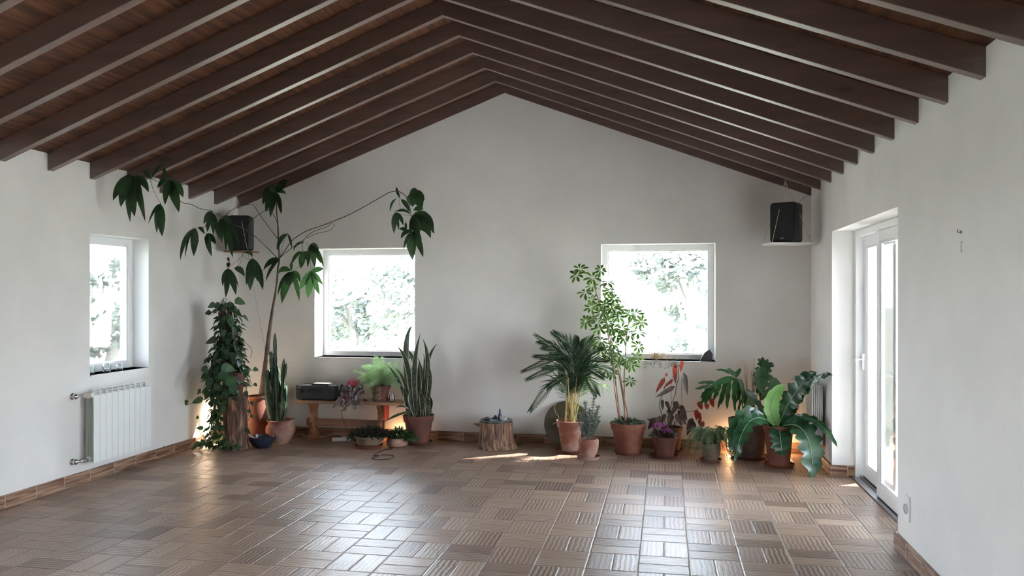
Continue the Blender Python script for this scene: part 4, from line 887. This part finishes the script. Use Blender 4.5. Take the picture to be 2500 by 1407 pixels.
b = MB(); tuft(b, (c.x, c.y, .12), .19, .13, .09, 900, .055, .016, rt_, .5); tuft(b, (c.x-.12, c.y-.03, .08), .1, .08, .05, 160, .05, .014, rt_, .9); tuft(b, (c.x+.14, c.y, .12), .09, .1, .07, 220, .05, .014, rt_, .5); b.build('foliage', L_DARK, t)
yq = 8.03; c = at(970, 1090, yq); c.z = 0
t = thing('bowl_planter', c, 'small squat terracotta bowl with green ferny leaves before the snake plant', 'houseplant')
pot_parts(t, c, .08, .1, .1, TERRAP, soil=.015, prof=[(.075, 0), (.108, .02), (.115, .06), (.098, .095), (.102, .10)])
b = MB(); tuft(b, (c.x+.02, c.y, .10), .13, .09, .09, 700, .05, .012, rt_, .4); tuft(b, (c.x+.15, c.y-.02, .08), .07, .05, .06, 180, .045, .01, rt_, .9); b.build('foliage', L_FERN2, t)

# cables
def cable(name, pts, r, m, label): b = MB(); b.tube(curve_pts(pts, 6), r, 6); return tag(b.build(name, m), label, 'cable')
F_ = lambda u, v, z=.004: fl(u, v, z)
cable('power_cable', [at(760, 985, 8.40), at(757, 1010, 8.42), at(754, 1035, 8.42), at(757, 1062, 8.38), V((at(762, 1066, 8.33).x, 8.33, .006))], .003, BLACK, 'black cable hanging from the bench down to the floor beside its left leg')
cable('power_cable', [at(833, 1000, 8.1), at(836, 1020, 8.08), at(845, 1045, 8.05), V((at(850, 1060, 8.02).x, 8.06, .02))], .003, BLACK, 'black cable hanging in front of the bench stretcher')
cable('floor_cable', [F_(958, 1097), F_(935, 1100), F_(912, 1112), F_(925, 1113), F_(908, 1119), F_(925, 1123), F_(950, 1121), F_(962, 1116), F_(956, 1112), F_(930, 1111.5)], .0035, BLACK, 'black looped cable lying on the floor tiles before the bowls')
cable('white_cable', [V((at(720, 1060, 8.42).x, 8.42, .005)), V((at(735, 1050, 8.40).x, 8.40, .03)), V((at(750, 1056, 8.36).x, 8.36, .006)), V((at(790, 1060, 8.41).x, 8.41, .006)), V((at(820, 1050, 8.42).x, 8.42, .05)), V((at(835, 1050, 8.40).x, 8.38, .04)), V((at(845, 1055, 8.36).x, 8.34, .02))], .004, ROPE, 'white cable tangled along the skirting under the bench')
c = V((at(836, 1058, 8.22).x, 8.22, 0)); t = thing('power_strip', c, 'white power strip on the floor under the bench', 'power strip'); b = MB(); b.rbox(c+V((0, 0, .021)), (.22, .05, .04), .35); b.build('body', WHITE, t, smooth=False, bevel=.008)
b = MB(); b.rbox(c+V((0, 0, .044)), (.03, .03, .006), .35); b.build('plug_top', RADG, t, smooth=False)

# ------------------------------------------------------------------ stump table
yq = 8.20; c = at(1210, 1095, yq); c.z = 0
t = thing('stump_table', c, 'weathered tree stump used as a side table with a dark slate top', 'side table')
sr = random.Random(2); rt = [(0, .20), (.5, .19), (.9, .178)]
def lob(w, z): return 1+.05*math.sin(3*w+1)+.035*math.sin(5*w+2)+.02*math.sin(11*w+z*8)+(.22*max(0, math.cos(w+.35))**6+.12*max(0, math.cos(w-2.6))**6+.1*max(0, math.cos(w+1.9))**8)*max(0, 1-z/.14)
b = MB(); b.lathe(c, [(.195, 0), (.19, .02), (.18, .06), (.172, .12), (.17, .2), (.172, .265), (.168, .272), (0, .272)], 64, fn=lob); b.build('trunk', STUMP, t)
b = MB(); b.tube([V((c.x-.16, c.y, .225)), V((c.x-.20, c.y-.01, .235)), V((c.x-.235, c.y-.01, .24))], [.02, .014, .008], 8); b.build('branch_stub', STUMP, t)
b = MB(); b.lathe((c.x, c.y, .273), [(.162, 0), (.168, .008), (.162, .018), (0, .018)], 40, fn=lambda w, z: 1+.03*math.sin(2*w)+.02*math.sin(5*w)); b.build('slate_top', LSLATE, t)
zt = .2915
b = MB(); q = V((c.x+.095, c.y-.05, zt)); b.lathe(q, [(.028, 0), (.036, .01), (.040, .034), (.037, .034), (.033, .012), (0, .008)], 28); tag(b.build('small_bowl', CERAM), 'small grey green cup on the right of the stump table', 'cup')
q = V((c.x+.045, c.y-.0, zt)); t = thing('bottle', q, 'slim dark blue bottle standing on the stump table', 'bottle'); b = MB(); b.lathe(q, [(.018, 0), (.020, .006), (.020, .05), (.009, .066), (.008, .075)], 20); b.build('bottle_body', DGLASS, t); b = MB(); b.lathe((q.x, q.y, q.z+.076), [(.009, 0), (.009, .018), (.006, .022), (.006, .036), (0, .04)], 16); b.build('cap', BLACK, t)
q = V((c.x-.01, c.y+.01, zt)); b = MB(); b.prism([(q.x-.025, q.y-.02, q.z), (q.x+.022, q.y-.02, q.z), (q.x+.018, q.y-.02, q.z+.03), (q.x+.002, q.y-.02, q.z+.045), (q.x-.014, q.y-.02, q.z+.022)], (0, .035, 0)); tag(b.build('dark_rock', SLATE, smooth=False, bevel=.003), 'small pointed dark rock in the middle of the stump table', 'stone')
q = V((c.x-.09, c.y-.02, zt)); b = MB(); b.lathe(q, [(.03, 0), (.045, .010), (.052, .018), (.048, .018), (.04, .010), (0, .004)], 28); tag(b.build('metal_dish', CHROME), 'shallow shiny metal dish on the left of the stump table', 'dish')
q = V((c.x-.01, c.y-.09, zt)); b = MB(); b.lathe(q, [(.03, 0), (.04, .006), (.036, .008), (0, .003)], 24); tag(b.build('flat_dish', CERAM), 'flat pale dish at the front of the stump table', 'dish')

# round disc leaning on the wall
t0 = Matrix.Rotation(math.radians(90-17), 3, 'X'); p = at(1383, 1037, 8.38)
b = MB(); b.lathe((p.x, p.y, .243), [(.225, -.012), (.238, -.006), (.238, .004), (.228, .010), (.16, .0125), (.06, .012), (.055, .018), (0, .022)], 64, tilt=t0)
tag(b.build('round_disc', GOLD, angle=50), 'large dull brass coloured disc leaning on the wall behind the palm', 'disc')
b = MB(); b.tube(curve_pts([at(1359, 988, 8.32), at(1353, 992, 8.31), at(1357, 1008, 8.30), at(1364, 1018, 8.29), at(1360, 1030, 8.28), at(1350, 1036, 8.28)], 5), .003, 6); tag(b.build('cord_loop', ROPE), 'pale cord hanging loosely before the leaning brass disc', 'cord')

# ------------------------------------------------------------------ areca palm
yp = 8.12; c = at(1392, 1100, yp); c.z = 0
t = thing('areca_palm', c, 'bushy feather-leaved palm in a pale weathered terracotta pot', 'houseplant')
zt = pot_parts(t, c, .085, .135, .31, TERRAP, rim=.07, out=.008, soil=.03, saucer=.155, msauc=TERRA)
rp_ = random.Random(17)
st = MB(); fo = MB()
FR = [((1392, 890), (1312, 822, -.1)), ((1375, 900), (1290, 925, -.3)), ((1360, 930), (1297, 1000, -.35)), ((1370, 880), (1280, 905, -.2)), ((1385, 870), (1330, 850, .05)), ((1395, 860), (1355, 815, 0)), ((1400, 860), (1383, 835, -.1)), ((1410, 860), (1415, 838, .05)), ((1420, 870), (1445, 830, -.05)), ((1425, 880), (1470, 850, -.1)), ((1430, 890), (1480, 880, -.15)), ((1420, 900), (1470, 920, -.2)), ((1400, 900), (1400, 905, -.35)), ((1380, 905), (1330, 900, -.3)), ((1405, 880), (1430, 865, -.25)), ((1390, 880), (1345, 870, -.2)), ((1385, 920), (1340, 945, -.3)), ((1425, 920), (1455, 960, -.2)), ((1400, 890), (1375, 860, -.25)), ((1415, 880), (1400, 845, .08)), ((1380, 890), (1310, 870, 0)), ((1412, 905), (1440, 900, -.3)), ((1378, 865), (1320, 835, .08)), ((1435, 900), (1495, 905, .0))]
for i, (m_, e_) in enumerate(FR):
    A = V((c.x+rp_.uniform(-.06, .06), c.y+rp_.uniform(-.05, .05), zt-.04)); M2 = P3((m_[0], m_[1], (e_[2] if len(e_) > 2 else 0)*.45), yp); E2 = P3(e_, yp); E2.y = min(E2.y, 8.42)
    pts = curve_pts([A, A.lerp(M2, .5)+V((0, 0, .03)), M2, E2], 9); n = len(pts); st.tube(pts, [.0055*(1-.75*j/n) for j in range(n)], 5)
    j0 = int(n*.34)
    for j in range(j0, n):
        for h_ in (0, .5):
            if j == n-1 and h_: continue
            p = pts[j] if not h_ else pts[j].lerp(pts[j+1], .5); tg = (pts[min(j+1, n-1)]-pts[j-1]).normalized(); f = (j+h_-j0)/(n-j0)
            L = .175*(math.sin(math.pi*min(1, .25+f*.72)))**.7
            for s_ in (-1, 1):
                sd = tg.cross(V((0, -.6, 1))).normalized(); d = (tg*(.75+.5*f)+sd*s_*(.75-.35*f)+V((0, 0, -.12))).normalized(); q = p+d*L; q.y = min(q.y, 8.45)
                fo.leaf(p, q, .0068, nrm=V((rp_.uniform(-.5, .5), -1, .6)), sag=V((0, 0, L*.07)), n=4, prof=prof_needle if f > 2 else prof_ell, fold=.2)
st.build('cane', STEMY, t); fo.build('frond', L_PALM, t)
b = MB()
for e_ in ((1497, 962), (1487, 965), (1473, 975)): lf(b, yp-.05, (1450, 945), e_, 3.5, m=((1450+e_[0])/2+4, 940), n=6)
b.tube(curve_pts([V((c.x+.03, c.y, zt-.04)), P3((1425, 965), yp-.03), P3((1450, 945), yp-.05)], 5), .003, 5); o = b.build('frond', L_ASP, t); o['label'] = 'frond with sunlight painted in as a pale colour'  # sunlight on this frond is put into its paler leaf colour

# small grey shrub in the front pot
yq = 7.80; c = at(1437, 1118, yq); c.z = 0; rq = random.Random(23)
t = thing('small_shrub', c, 'grey needle-leaved little shrub in a small pale terracotta pot before the palm', 'houseplant')
zt = pot_parts(t, c, .06, .1, .185, TERRAP, soil=.02, saucer=.115, prof=[(.058, 0), (.082, .05), (.098, .12), (.100, .165), (.093, .18), (.093, .186)])
st = MB(); fo = MB()
for a_, e_ in (((1437, 1075), (1450, 962)), ((1432, 1075), (1428, 985)), ((1440, 1075), (1455, 1010)), ((1430, 1075), (1418, 1010)), ((1444, 1075), (1462, 1030)), ((1436, 1075), (1440, 1005)), ((1428, 1075), (1412, 1025)), ((1440, 1075), (1447, 1020)), ((1434, 1075), (1424, 1020)), ((1442, 1075), (1460, 995))):
    A = P3((a_[0], a_[1], rq.uniform(-.03, .03)), yq); A.z = zt-.02; E2 = P3((e_[0], e_[1], rq.uniform(-.06, .06)), yq); pts = curve_pts([A, A.lerp(E2, .5)+V((rq.uniform(-.01, .01), 0, 0)), E2], 9); st.tube(pts, .0028, 5)
    for p in pts[5:]:
        for k in range(9):
            q = V((rq.gauss(0, 1), rq.gauss(0, .8), rq.uniform(.1, 1.4))).normalized()*rq.uniform(.02, .045); fo.leaf(p, p+q, .0055, n=2, nrm=(0, -1, .3))
lf(fo, yq, (1448, 1032), (1469, 1014), 5, n=5); st.build('stem', BARK, t); fo.build('foliage', L_GREY, t)

# variegated umbrella plant
yh = 8.12; c = at(1534, 1104, yh); c.z = 0; rh = random.Random(29)
t = thing('umbrella_plant', c, 'tall variegated umbrella plant in a brown terracotta pot before the right gable window', 'houseplant')
zt = pot_parts(t, c, .12, .172, .305, TERRA, rim=.07, out=.010, soil=.02, saucer=.14, soilm=SOIL)
ST = [[(1518, 1035), (1512, 1005), (1505, 950), (1498, 890), (1490, 830), (1478, 780), (1460, 730), (1447, 685)], [(1515, 1035), (1508, 1000), (1500, 940), (1494, 880), (1483, 810), (1476, 770)], [(1528, 1035), (1524, 990), (1514, 930), (1505, 880), (1497, 850), (1488, 805), (1468, 755)], [(1535, 1035), (1530, 1000), (1522, 960), (1513, 900), (1505, 860)], [(1526, 1035), (1525, 980), (1524, 920), (1527, 870), (1531, 810), (1538, 775)]]
stems = []
for i, ps in enumerate(ST):
    b = MB(); dy = (-.03, .03, 0, .04, -.02)[i]; pts = [P3((u, v, dy), yh) for u, v in ps]; pts[0].z = zt-.03; cp = curve_pts(pts, 5); b.tube(cp, [.0085-.0045*j/len(cp) for j in range(len(cp))], 7); b.build('stem', BARKL, t); stems += cp
hubs = [(190, 90), (145, 170), (365, 205), (470, 105), (560, 265), (590, 380), (350, 310), (265, 400), (545, 400), (650, 480), (345, 500), (520, 560), (340, 600), (620, 600), (690, 640), (470, 680), (270, 780), (335, 750), (640, 730), (560, 800), (450, 880), (620, 880), (745, 880), (860, 680), (930, 690), (1010, 790), (960, 930), (855, 960), (770, 1000), (690, 960), (970, 1110), (945, 1250), (830, 1290), (870, 1360), (470, 1040), (480, 1160), (610, 1260), (550, 1230), (720, 1230), (690, 1330), (500, 740), (580, 700), (420, 560), (600, 540), (420, 800), (540, 640), (650, 1180), (430, 1090), (700, 720), (560, 1150), (960, 820), (640, 1080)]
hubs = [(1380+x/5.414, 640+y/5.414) for x, y in hubs] + [(1494, 912), (1539, 930), (1541, 888), (1480, 905), (1508, 870), (1520, 880)]
g = MB(); pe = MB()
for u, v in hubs:
    dy = rh.uniform(-.16, .10); Hb = P3((u, v, dy), yh); sp0 = min(stems, key=lambda s_: (s_-Hb-V((0, 0, -.06))).length)
    pe.tube([sp0, sp0.lerp(Hb, .6)+V((0, 0, -.01)), Hb], .0015, 4, cap=False)
    ax = V((rh.uniform(-.5, .5), -rh.uniform(.35, 1.0), rh.uniform(.35, 1))).normalized(); x_ = ax.orthogonal().normalized(); y_ = ax.cross(x_); n = rh.choice((7, 8, 8, 9)); L = rh.uniform(.075, .108); p0 = rh.uniform(0, 6.28)
    for k in range(n):
        a = p0+6.283*k/n; d = (x_*math.cos(a)+y_*math.sin(a)-ax*rh.uniform(.05, .45)).normalized(); q = Hb+d*L*rh.uniform(.75, 1.1); q.y = min(q.y, 8.47)
        g.leaf(Hb+d*L*.12, q, L*.36, nrm=ax, n=5, prof=prof_obov, fold=.12, margin=(.32 if rh.random() < .75 else .55), sag=ax*L*.06)
pe.build('petiole', STEMG, t); g.build('foliage', [L_SCH, L_SCHY], t)
b = MB(); tuft(b, (c.x, c.y, zt-.01), .15, .15, .03, 130, .06, .028, rh, .3); o = b.build('ground_cover', L_VINE, t); o['label'] = 'small dark leaves covering the soil'

# begonia at the back, flowering pot in front
yq = 8.33; c = at(1640, 1098, yq); c.z = 0; rg = random.Random(37)
t = thing('begonia', c, 'red-leaved cane begonia in the rear pot below the right gable window', 'houseplant')
zt = pot_parts(t, c, .085, .105, .24, TERRAD, rim=.04, out=.006, soil=.02, saucer=.12)
st = MB()
for ps, r in (([(1630, 1040), (1636, 1000), (1648, 965), (1652, 940), (1656, 925), (1657, 900), (1659, 890)], .0045), ([(1618, 1040), (1612, 1000), (1611, 980), (1616, 968), (1622, 950), (1627, 935)], .004), ([(1632, 1040), (1650, 1020), (1665, 1010), (1680, 1006), (1692, 1005), (1706, 998)], .003), ([(1635, 1040), (1650, 1030), (1670, 1035), (1690, 1042), (1700, 1050)], .003), ([(1628, 1040), (1640, 1010), (1655, 990)], .003), ([(1622, 1040), (1605, 1025), (1590, 1022)], .003), ([(1656, 940), (1664, 932), (1668, 928)], .002), ([(1627, 935), (1640, 928), (1652, 925)], .002)):
    pts = [P3((u, v, -.10), yq) for u, v in ps]; pts[0] = V((c.x+(ps[0][0]-1628)/250, c.y, zt-.02)); st.tube(curve_pts(pts, 5), r, 6)
st.build('stem', STEMG, t)
for a_, e_, w in (((1647, 890), (1649, 938), 13), ((1645, 895), (1655, 893), 9), ((1666, 880), (1661, 910), 9), ((1623, 922), (1600, 961), 11), ((1626, 920), (1628, 910), 6), ((1644, 926), (1618, 950), 7), ((1700, 1000), (1701, 1028), 12), ((1705, 1005), (1712, 1035), 10), ((1716, 1028), (1718, 1045), 7), ((1706, 980), (1714, 1001), 14), ((1725, 985), (1727, 1001), 12), ((1735, 972), (1742, 996), 13)):
    b = MB(); lf(b, yq-.1, a_, e_, w, nrm=V((rg.uniform(-.3, .3), -1, .2)), prof=prof_heart, n=6, fold=.2); b.build('red_leaf', L_BEG, t)
b = MB()
for a_, e_, w in (((1669, 910), (1678, 966), 14), ((1648, 943), (1600, 971), 12), ((1617, 975), (1618, 1002), 9), ((1626, 979), (1635, 1004), 10), ((1645, 980), (1660, 1000), 15), ((1652, 985), (1640, 1015), 14), ((1662, 988), (1678, 1030), 13), ((1655, 1000), (1676, 1040), 12), ((1690, 1020), (1677, 1065), 16), ((1680, 1035), (1700, 1050), 15), ((1600, 1020), (1582, 1050), 15), ((1606, 1018), (1592, 1060), 14), ((1595, 1030), (1580, 1025), 10), ((1612, 1015), (1604, 1045), 12), ((1640, 1010), (1630, 1045), 16), ((1650, 1010), (1665, 1042), 14), ((1625, 1010), (1615, 1035), 11), ((1630, 1000), (1642, 1022), 12), ((1705, 1025), (1716, 1052), 10), ((1695, 1030), (1690, 1060), 12), ((1666, 1000), (1660, 1035), 10)):
    lf(b, yq-.12, (a_[0], a_[1], rg.uniform(-.05, .05)), (e_[0], e_[1], rg.uniform(-.08, 0)), w, nrm=V((rg.uniform(-.5, .5), -1, rg.uniform(0, .5))), prof=prof_heart, n=6, fold=.2)
b.build('dark_leaf', L_BEGD, t)
yq = 8.02; c = at(1622, 1112, yq); c.z = 0
t = thing('flowering_plant', c, 'magenta flowering plant in the dark terracotta pot in front of the begonia', 'houseplant')
zt = pot_parts(t, c, .09, .122, .195, TERRAD, rim=.05, out=.006, soil=.02, saucer=.142)
b = MB(); tuft(b, (c.x-.01, c.y, zt-.01), .11, .1, .03, 90, .07, .05, rg, .3); b.build('foliage', L_BEGD, t)
for (u, v, r, n) in ((1612, 1043, .055, 140), (1628, 1055, .04, 80)):
    b = MB(); q = P3((u, v, -.03), yq)
    for k in range(n):
        d = V((rg.gauss(0, 1), rg.gauss(0, .8), rg.uniform(-.1, 1))).normalized(); p0 = q+V((d.x*r*1.15, d.y*r*.9, d.z*r*.55)); b.leaf(p0-d*.006, p0+d*.016, .02, nrm=V((rg.uniform(-1, 1), -1, rg.uniform(-1, 1))), n=3, prof=prof_obov, wav=.3, sd=k)
    b.build('blossom', L_PURP, t)

# small fern
yq = 7.90; c = at(1735, 1124, yq); c.z = 0
t = thing('fern', c, 'light green hanging fern in a small mossy pot right of the magenta flowers', 'houseplant')
zt = pot_parts(t, c, .066, .09, .165, STONEPOT, soil=.015, saucer=.105, msauc=TERRAD, prof=[(.062, 0), (.088, .06), (.095, .12), (.088, .16), (.09, .166)])
fo = MB(); st = MB()
for k in range(150):
    a = rg.uniform(0, 6.283); L = rg.uniform(.10, .27); d = V((math.cos(a), math.sin(a)*.75, 0)); A = V((c.x, c.y, zt-.01))+d*.02; up = rg.uniform(.05, .17)
    M2 = A+d*L*.55+V((0, 0, up)); E2 = A+d*L*1.0+V((0, 0, up-rg.uniform(.02, .22)*(1 if L > .15 else .25))); E2.z = max(E2.z, .012)
    pts = curve_pts([A, M2, E2], 8); st.tube(pts, .0011, 4, cap=False)
    for j in range(2, len(pts)):
        f = j/len(pts); tg = (pts[j]-pts[j-1]).normalized()
        for h_ in (0, .5):
            p = pts[j-1].lerp(pts[j], 1-h_)
            for s_ in (-1, 1):
                sd = tg.cross(V((rg.uniform(-.4, .4), -.3, 1))).normalized(); q = p+(sd*s_+tg*.4+V((0, 0, -.15))).normalized()*.021*(1.15-f*.6); q.z = max(q.z, .008); fo.leaf(p, q, .0045, nrm=V((0, -.6, 1)), n=2, prof=prof_pinna)
st.build('stem', STEMG, t); fo.build('foliage', L_FERN, t)

# split-leaf philodendron
yd = 8.16; c = at(1828, 1112, yd); c.z = 0
t = thing('split_leaf_plant', c, 'split-leaved philodendron with canes in the large brown pot behind the fern', 'houseplant')
POTB = mat('brown glazed pot', (.10, .07, .055), (.19, .14, .11), 6, .45, .05)
zt = pot_parts(t, c, .14, .18, .37, POTB, soil=.05, saucer=.19, msauc=TERRAD, prof=[(.13, 0), (.172, .08), (.19, .2), (.192, .30), (.198, .36), (.196, .372)])
for a_, e_ in (((1830, 1010), (1816, 882)), ((1836, 1010), (1841, 876)), ((1826, 1010), (1823, 893)), ((1842, 1010), (1835, 905))):
    b = MB(); A = P3((a_[0], a_[1]), yd); A.z = zt-.05; b.tube([A, P3(e_, yd)], .0045, 7); b.build('cane', CANE, t)
def lobed(b, base, mid, tip, lobes, w, y):
    A, B2 = P3(base, y), P3(tip, y); M2 = P3(mid, y); cp = curve_pts([A, M2, B2], 6); n = len(cp)
    b.leaf(A, B2, w/ppm(M2), sag=M2-(A+B2)/2, nrm=(0, -1, .3), n=8, fold=.15)
    for f, (u, v), lw in lobes:
        p = cp[min(n-1, int(f*(n-1)))]; q = P3((u, v, rg.uniform(-.04, .01)), y); k = ppm(q); md = (p+q)/2
        b.leaf(p, q, lw/k, nrm=V((rg.uniform(-.3, .3), -1, .3)), n=9, fold=.2, prof=prof_pinna, wav=.22, sd=f*40+u, sag=V((rg.uniform(-.01, .01), 0, .006)))
b = MB()
lobed(b, (1796, 924, -.2), (1765, 930, -.2), (1730, 948, -.2), [(.15, (1795, 1007), 10), (.3, (1775, 1000), 11), (.45, (1760, 990), 10), (.4, (1752, 1000), 9), (.65, (1742, 978), 12), (.75, (1720, 988), 14), (.85, (1707, 990), 12), (.85, (1696, 951), 9), (.7, (1702, 936), 9), (.95, (1710, 972), 12), (.1, (1806, 985), 9), (0, (1815, 965), 9)], 16, yd)
lobed(b, (1800, 926, -.15), (1812, 945, -.15), (1812, 1000, -.17), [(.2, (1825, 985), 9), (.5, (1822, 1010), 9), (.5, (1796, 985), 6), (.2, (1800, 980), 6), (.8, (1802, 1015), 6)], 10, yd)
lobed(b, (1796, 922, -.1), (1790, 912, -.1), (1768, 903, -.1), [(.3, (1808, 900), 9), (.5, (1778, 898), 9), (.7, (1746, 903), 6), (.5, (1770, 908), 8), (.1, (1806, 908), 10)], 12, yd)
b.build('split_leaf', L_PHIL, t, angle=80)
b = MB()
lobed(b, (1866, 895, -.1), (1858, 925, -.1), (1862, 965, -.1), [(.0, (1850, 876), 9), (.0, (1862, 872), 10), (0, (1876, 878), 10), (0, (1888, 887), 10), (.1, (1891, 893), 9), (.1, (1848, 888), 10), (.3, (1842, 900), 12), (.4, (1838, 918), 15), (.6, (1840, 940), 16), (.3, (1884, 905), 15), (.5, (1888, 922), 18), (.7, (1880, 940), 16), (.8, (1846, 960), 14), (.8, (1858, 980), 10), (.95, (1862, 978), 8), (.5, (1862, 930), 24)], 34, yd)
b.build('split_leaf', L_PHIL, t, angle=80)
b = MB()
lobed(b, (1840, 955, -.12), (1830, 985, -.14), (1822, 1014, -.15), [(.3, (1820, 980), 10), (.5, (1845, 1005), 12), (.6, (1812, 1000), 10), (.8, (1835, 1016), 10), (.9, (1852, 1010), 10), (.2, (1850, 985), 11), (.4, (1818, 1008), 9)], 18, yd)
o = b.build('split_leaf', L_PHILL, t, angle=80); o['label'] = 'paler green hanging leaf'
for k, (u, v) in enumerate(((1796, 924), (1866, 900), (1842, 955), (1880, 935))):
    b = MB(); A = V((c.x, c.y, zt-.05)); M2 = P3((((1828+u)/2, (1000+v)/2-18)), yd-.03); b.tube(curve_pts([A, M2, P3((u, v, -.12), yd)], 6), .004, 6); b.build('petiole', STEMG, t)
b = MB()
for a_, e_, w in (((1878, 930), (1908, 940), 24), ((1875, 940), (1905, 960), 22), ((1872, 950), (1880, 985), 26)): lf(b, yd-.02, a_, e_, w, nrm=(0, -1, .2), n=8, prof=prof_heart, fold=.1, wav=.1)
b.build('broad_leaf', L_PHIL, t)

# bird's nest fern
yn = 7.80; c = at(1901, 1138, yn); c.z = 0
t = thing('nest_fern', c, 'large glossy strap-leaved nest fern in a terracotta pot near the glass door', 'houseplant')
zt = pot_parts(t, c, .098, .132, .37, TERRA, rim=.05, out=.008, soil=.03, saucer=.148)
NF = [((1890, 1035), (1885, 1000, -.05), (1802, 955), (1840, 975, -.02), 15), ]
LV = [  # base, middle, tip, width px, dy middle, dy tip
 ((1893, 1030), (1938, 965), (1992, 908), 44, -.12, -.22), ((1900, 1030), (1975, 945), (2033, 918), 24, -.22, -.45), ((1886, 1028), (1850, 985), (1822, 950), 14, .03, .05),
 ((1880, 1030), (1820, 1015), (1784, 1105), 38, -.15, -.25), ((1885, 1034), (1832, 1028), (1794, 1128), 36, -.2, -.3), ((1903, 1035), (1975, 1022), (2045, 1092), 18, -.2, -.45),
 ((1898, 1036), (1965, 1058), (1982, 1176), 56, -.28, -.42), ((1896, 1036), (1905, 1070), (1910, 1115), 44, -.25, -.30), ((1888, 1032), (1870, 1010), (1838, 975), 12, .05, .1), ((1905, 1030), (1935, 1010), (1945, 985), 12, .08, .1)]
for i, (a_, m_, e_, w, dm, de) in enumerate(LV):
    b = MB(); A = V((c.x+(a_[0]-1895)/400, c.y, zt-.02)); M2 = P3((m_[0], m_[1], dm), yn); E2 = P3((e_[0], e_[1], de), yn); k = ppm(M2)
    sg = M2-(A+E2)/2; hor = (E2-A); nr = V((0, -.8, .7)) if i not in (3, 4, 5, 6, 7) else V((.2 if i > 4 else -.3, -1, .35))
    if i == 7: nr = V((0, -1, .2))
    b.leaf(A, E2, w/k, sag=sg, nrm=nr, n=22, prof=prof_strap, fold=.22, wav=.26, sd=i*2.3, rib=1); b.build('frond', [L_NEST, L_RIB], t, angle=80)
b = MB(); A = V((c.x, c.y-.02, zt-.02)); M2 = P3((1883, 985, -.10), yn); E2 = P3((1918, 940, -.12), yn); b.leaf(A, E2, 38/ppm(M2), sag=M2-(A+E2)/2, nrm=(.2, -1, .3), n=18, prof=lambda q: max(0, math.sin(math.pi*q**.8))**.5, fold=.15, wav=.08, rib=1); o = b.build('frond', [L_NESTL, L_RIB], t, angle=80); o['label'] = 'bright light green young frond'
# ------------------------------------------------------------------ garden outside
b = MB(); b.box((-60, D+.6, -.4), (60, 120, -.3)); b.box((-60, -20, -.4), (XL-.4, D+.6, -.3)); b.box((XR+4.5, -20, -.4), (60, D+.6, -.3))
o = struct(b.build('ground', GROUND, smooth=False))
b = MB(); b.box((XR+.36, -3, -.4), (XR+4.5, D+.6, -.02)); struct(b.build('terrace', PATIO, smooth=False))
b = MB(); b.box((XR+.34, -2.0, 2.62), (XR+2.35, D+.2, 2.72))  # roof on posts added to keep direct sun out of the glass door
for yy in (-1.6, 1.9, 5.0, D): b.box((XR+2.22, yy-.06, -.02), (XR+2.34, yy+.06, 2.62))
struct(b.build('sun_block_roof', WHITE, smooth=False))
def tree(x, y, h, r, n, mt, label, group, seed, sz=.16, low=.15):
    rr = random.Random(seed); t = thing('garden_tree', (x, y, -.3), label, 'tree', group)
    tk = MB(); hub = []
    pts = [V((x, y, -.3)), V((x+.1*r, y, -.3+h*.3)), V((x, y, -.3+h*.6)), V((x, y, -.3+h*.85))]
    tk.tube(curve_pts(pts, 4), [.06*h*(1-.06*i) for i in range(13)], 8)
    for k in range(9):
        a = rr.uniform(0, 6.28); e = rr.uniform(.2, 1); zz = -.3 + h*rr.uniform(.35, .8)
        tip = V((x+math.cos(a)*r*e*.8, y+math.sin(a)*r*e*.8, zz+h*rr.uniform(.0, .2)))
        tk.tube([V((x, y, zz-h*.2)), V((x, y, zz-h*.2)).lerp(tip, .5)+V((0, 0, .05*h)), tip], [.018*h, .012*h, .004*h], 6); hub.append(tip)
    tk.build('trunk', TRUNKO, t)
    lf = MB(); clumps = []
    for k in range(34):
        a = rr.uniform(0, 6.28); q = rr.uniform(-1, 1); e = rr.uniform(.45, .95)
        s_ = math.sqrt(1-q*q); clumps.append((V((x+math.cos(a)*s_*r*e, y+math.sin(a)*s_*r*e, -.3+h*(low+(1-low)*(.5+.5*q*e)))), r*rr.uniform(.16, .32)))
    for k in range(n):
        c, cr_ = rr.choice(clumps); d = V((rr.gauss(0, 1), rr.gauss(0, 1), rr.gauss(0, 1))).normalized()*cr_*rr.uniform(.5, 1.05)
        p = c + d; q = V((rr.gauss(0, 1), rr.gauss(0, 1), rr.gauss(0, .7))).normalized(); o2 = q.orthogonal().normalized()*sz*.35
        lf.add([p-q*sz*.5, p+o2, p+q*sz*.5, p-o2], [(0, 1, 2, 3)])
    lf.build('crown', mt, t, smooth=False)
    return t
GT = 'garden trees behind the gable wall'
tree(-5.0, 15.5, 3.1, 1.5, 5000, TREE_A, 'grey green tree seen high at the right of the left gable window', GT, 1)
tree(-7.2, 17.5, 2.7, 1.2, 4000, TREE_A, 'small round garden tree in the middle of the left gable window', GT, 2)
tree(-7.0, 13.0, 1.6, 1.1, 3500, TREE_B, 'pale low shrub at the foot of the left gable window view', GT, 3, .1, .0)
tree(-4.3, 12.2, 1.3, .8, 2600, TREE_B, 'pale small shrub low at the right of the left gable window view', GT, 4, .1, .0)
tree(.5, 17.2, 3.6, 1.6, 5000, TREE_A, 'large grey green tree in the upper half of the right gable window', GT, 5)
tree(-1.9, 20.5, 2.9, 1.1, 3500, TREE_A, 'farther garden tree left of centre in the right gable window', GT, 6)
tree(.8, 12.4, 1.4, .8, 3200, TREE_B, 'pale shrub low at the right of the right gable window view', GT, 7, .1, .0)
tree(-1.3, 14.2, 1.4, .9, 2800, TREE_B, 'pale shrub low at the left of the right gable window view', GT, 8, .1, .0)
tree(-13.5, 17.5, 2.8, 1.5, 3500, TREE_A, 'garden tree seen through the left wall window', None, 9)
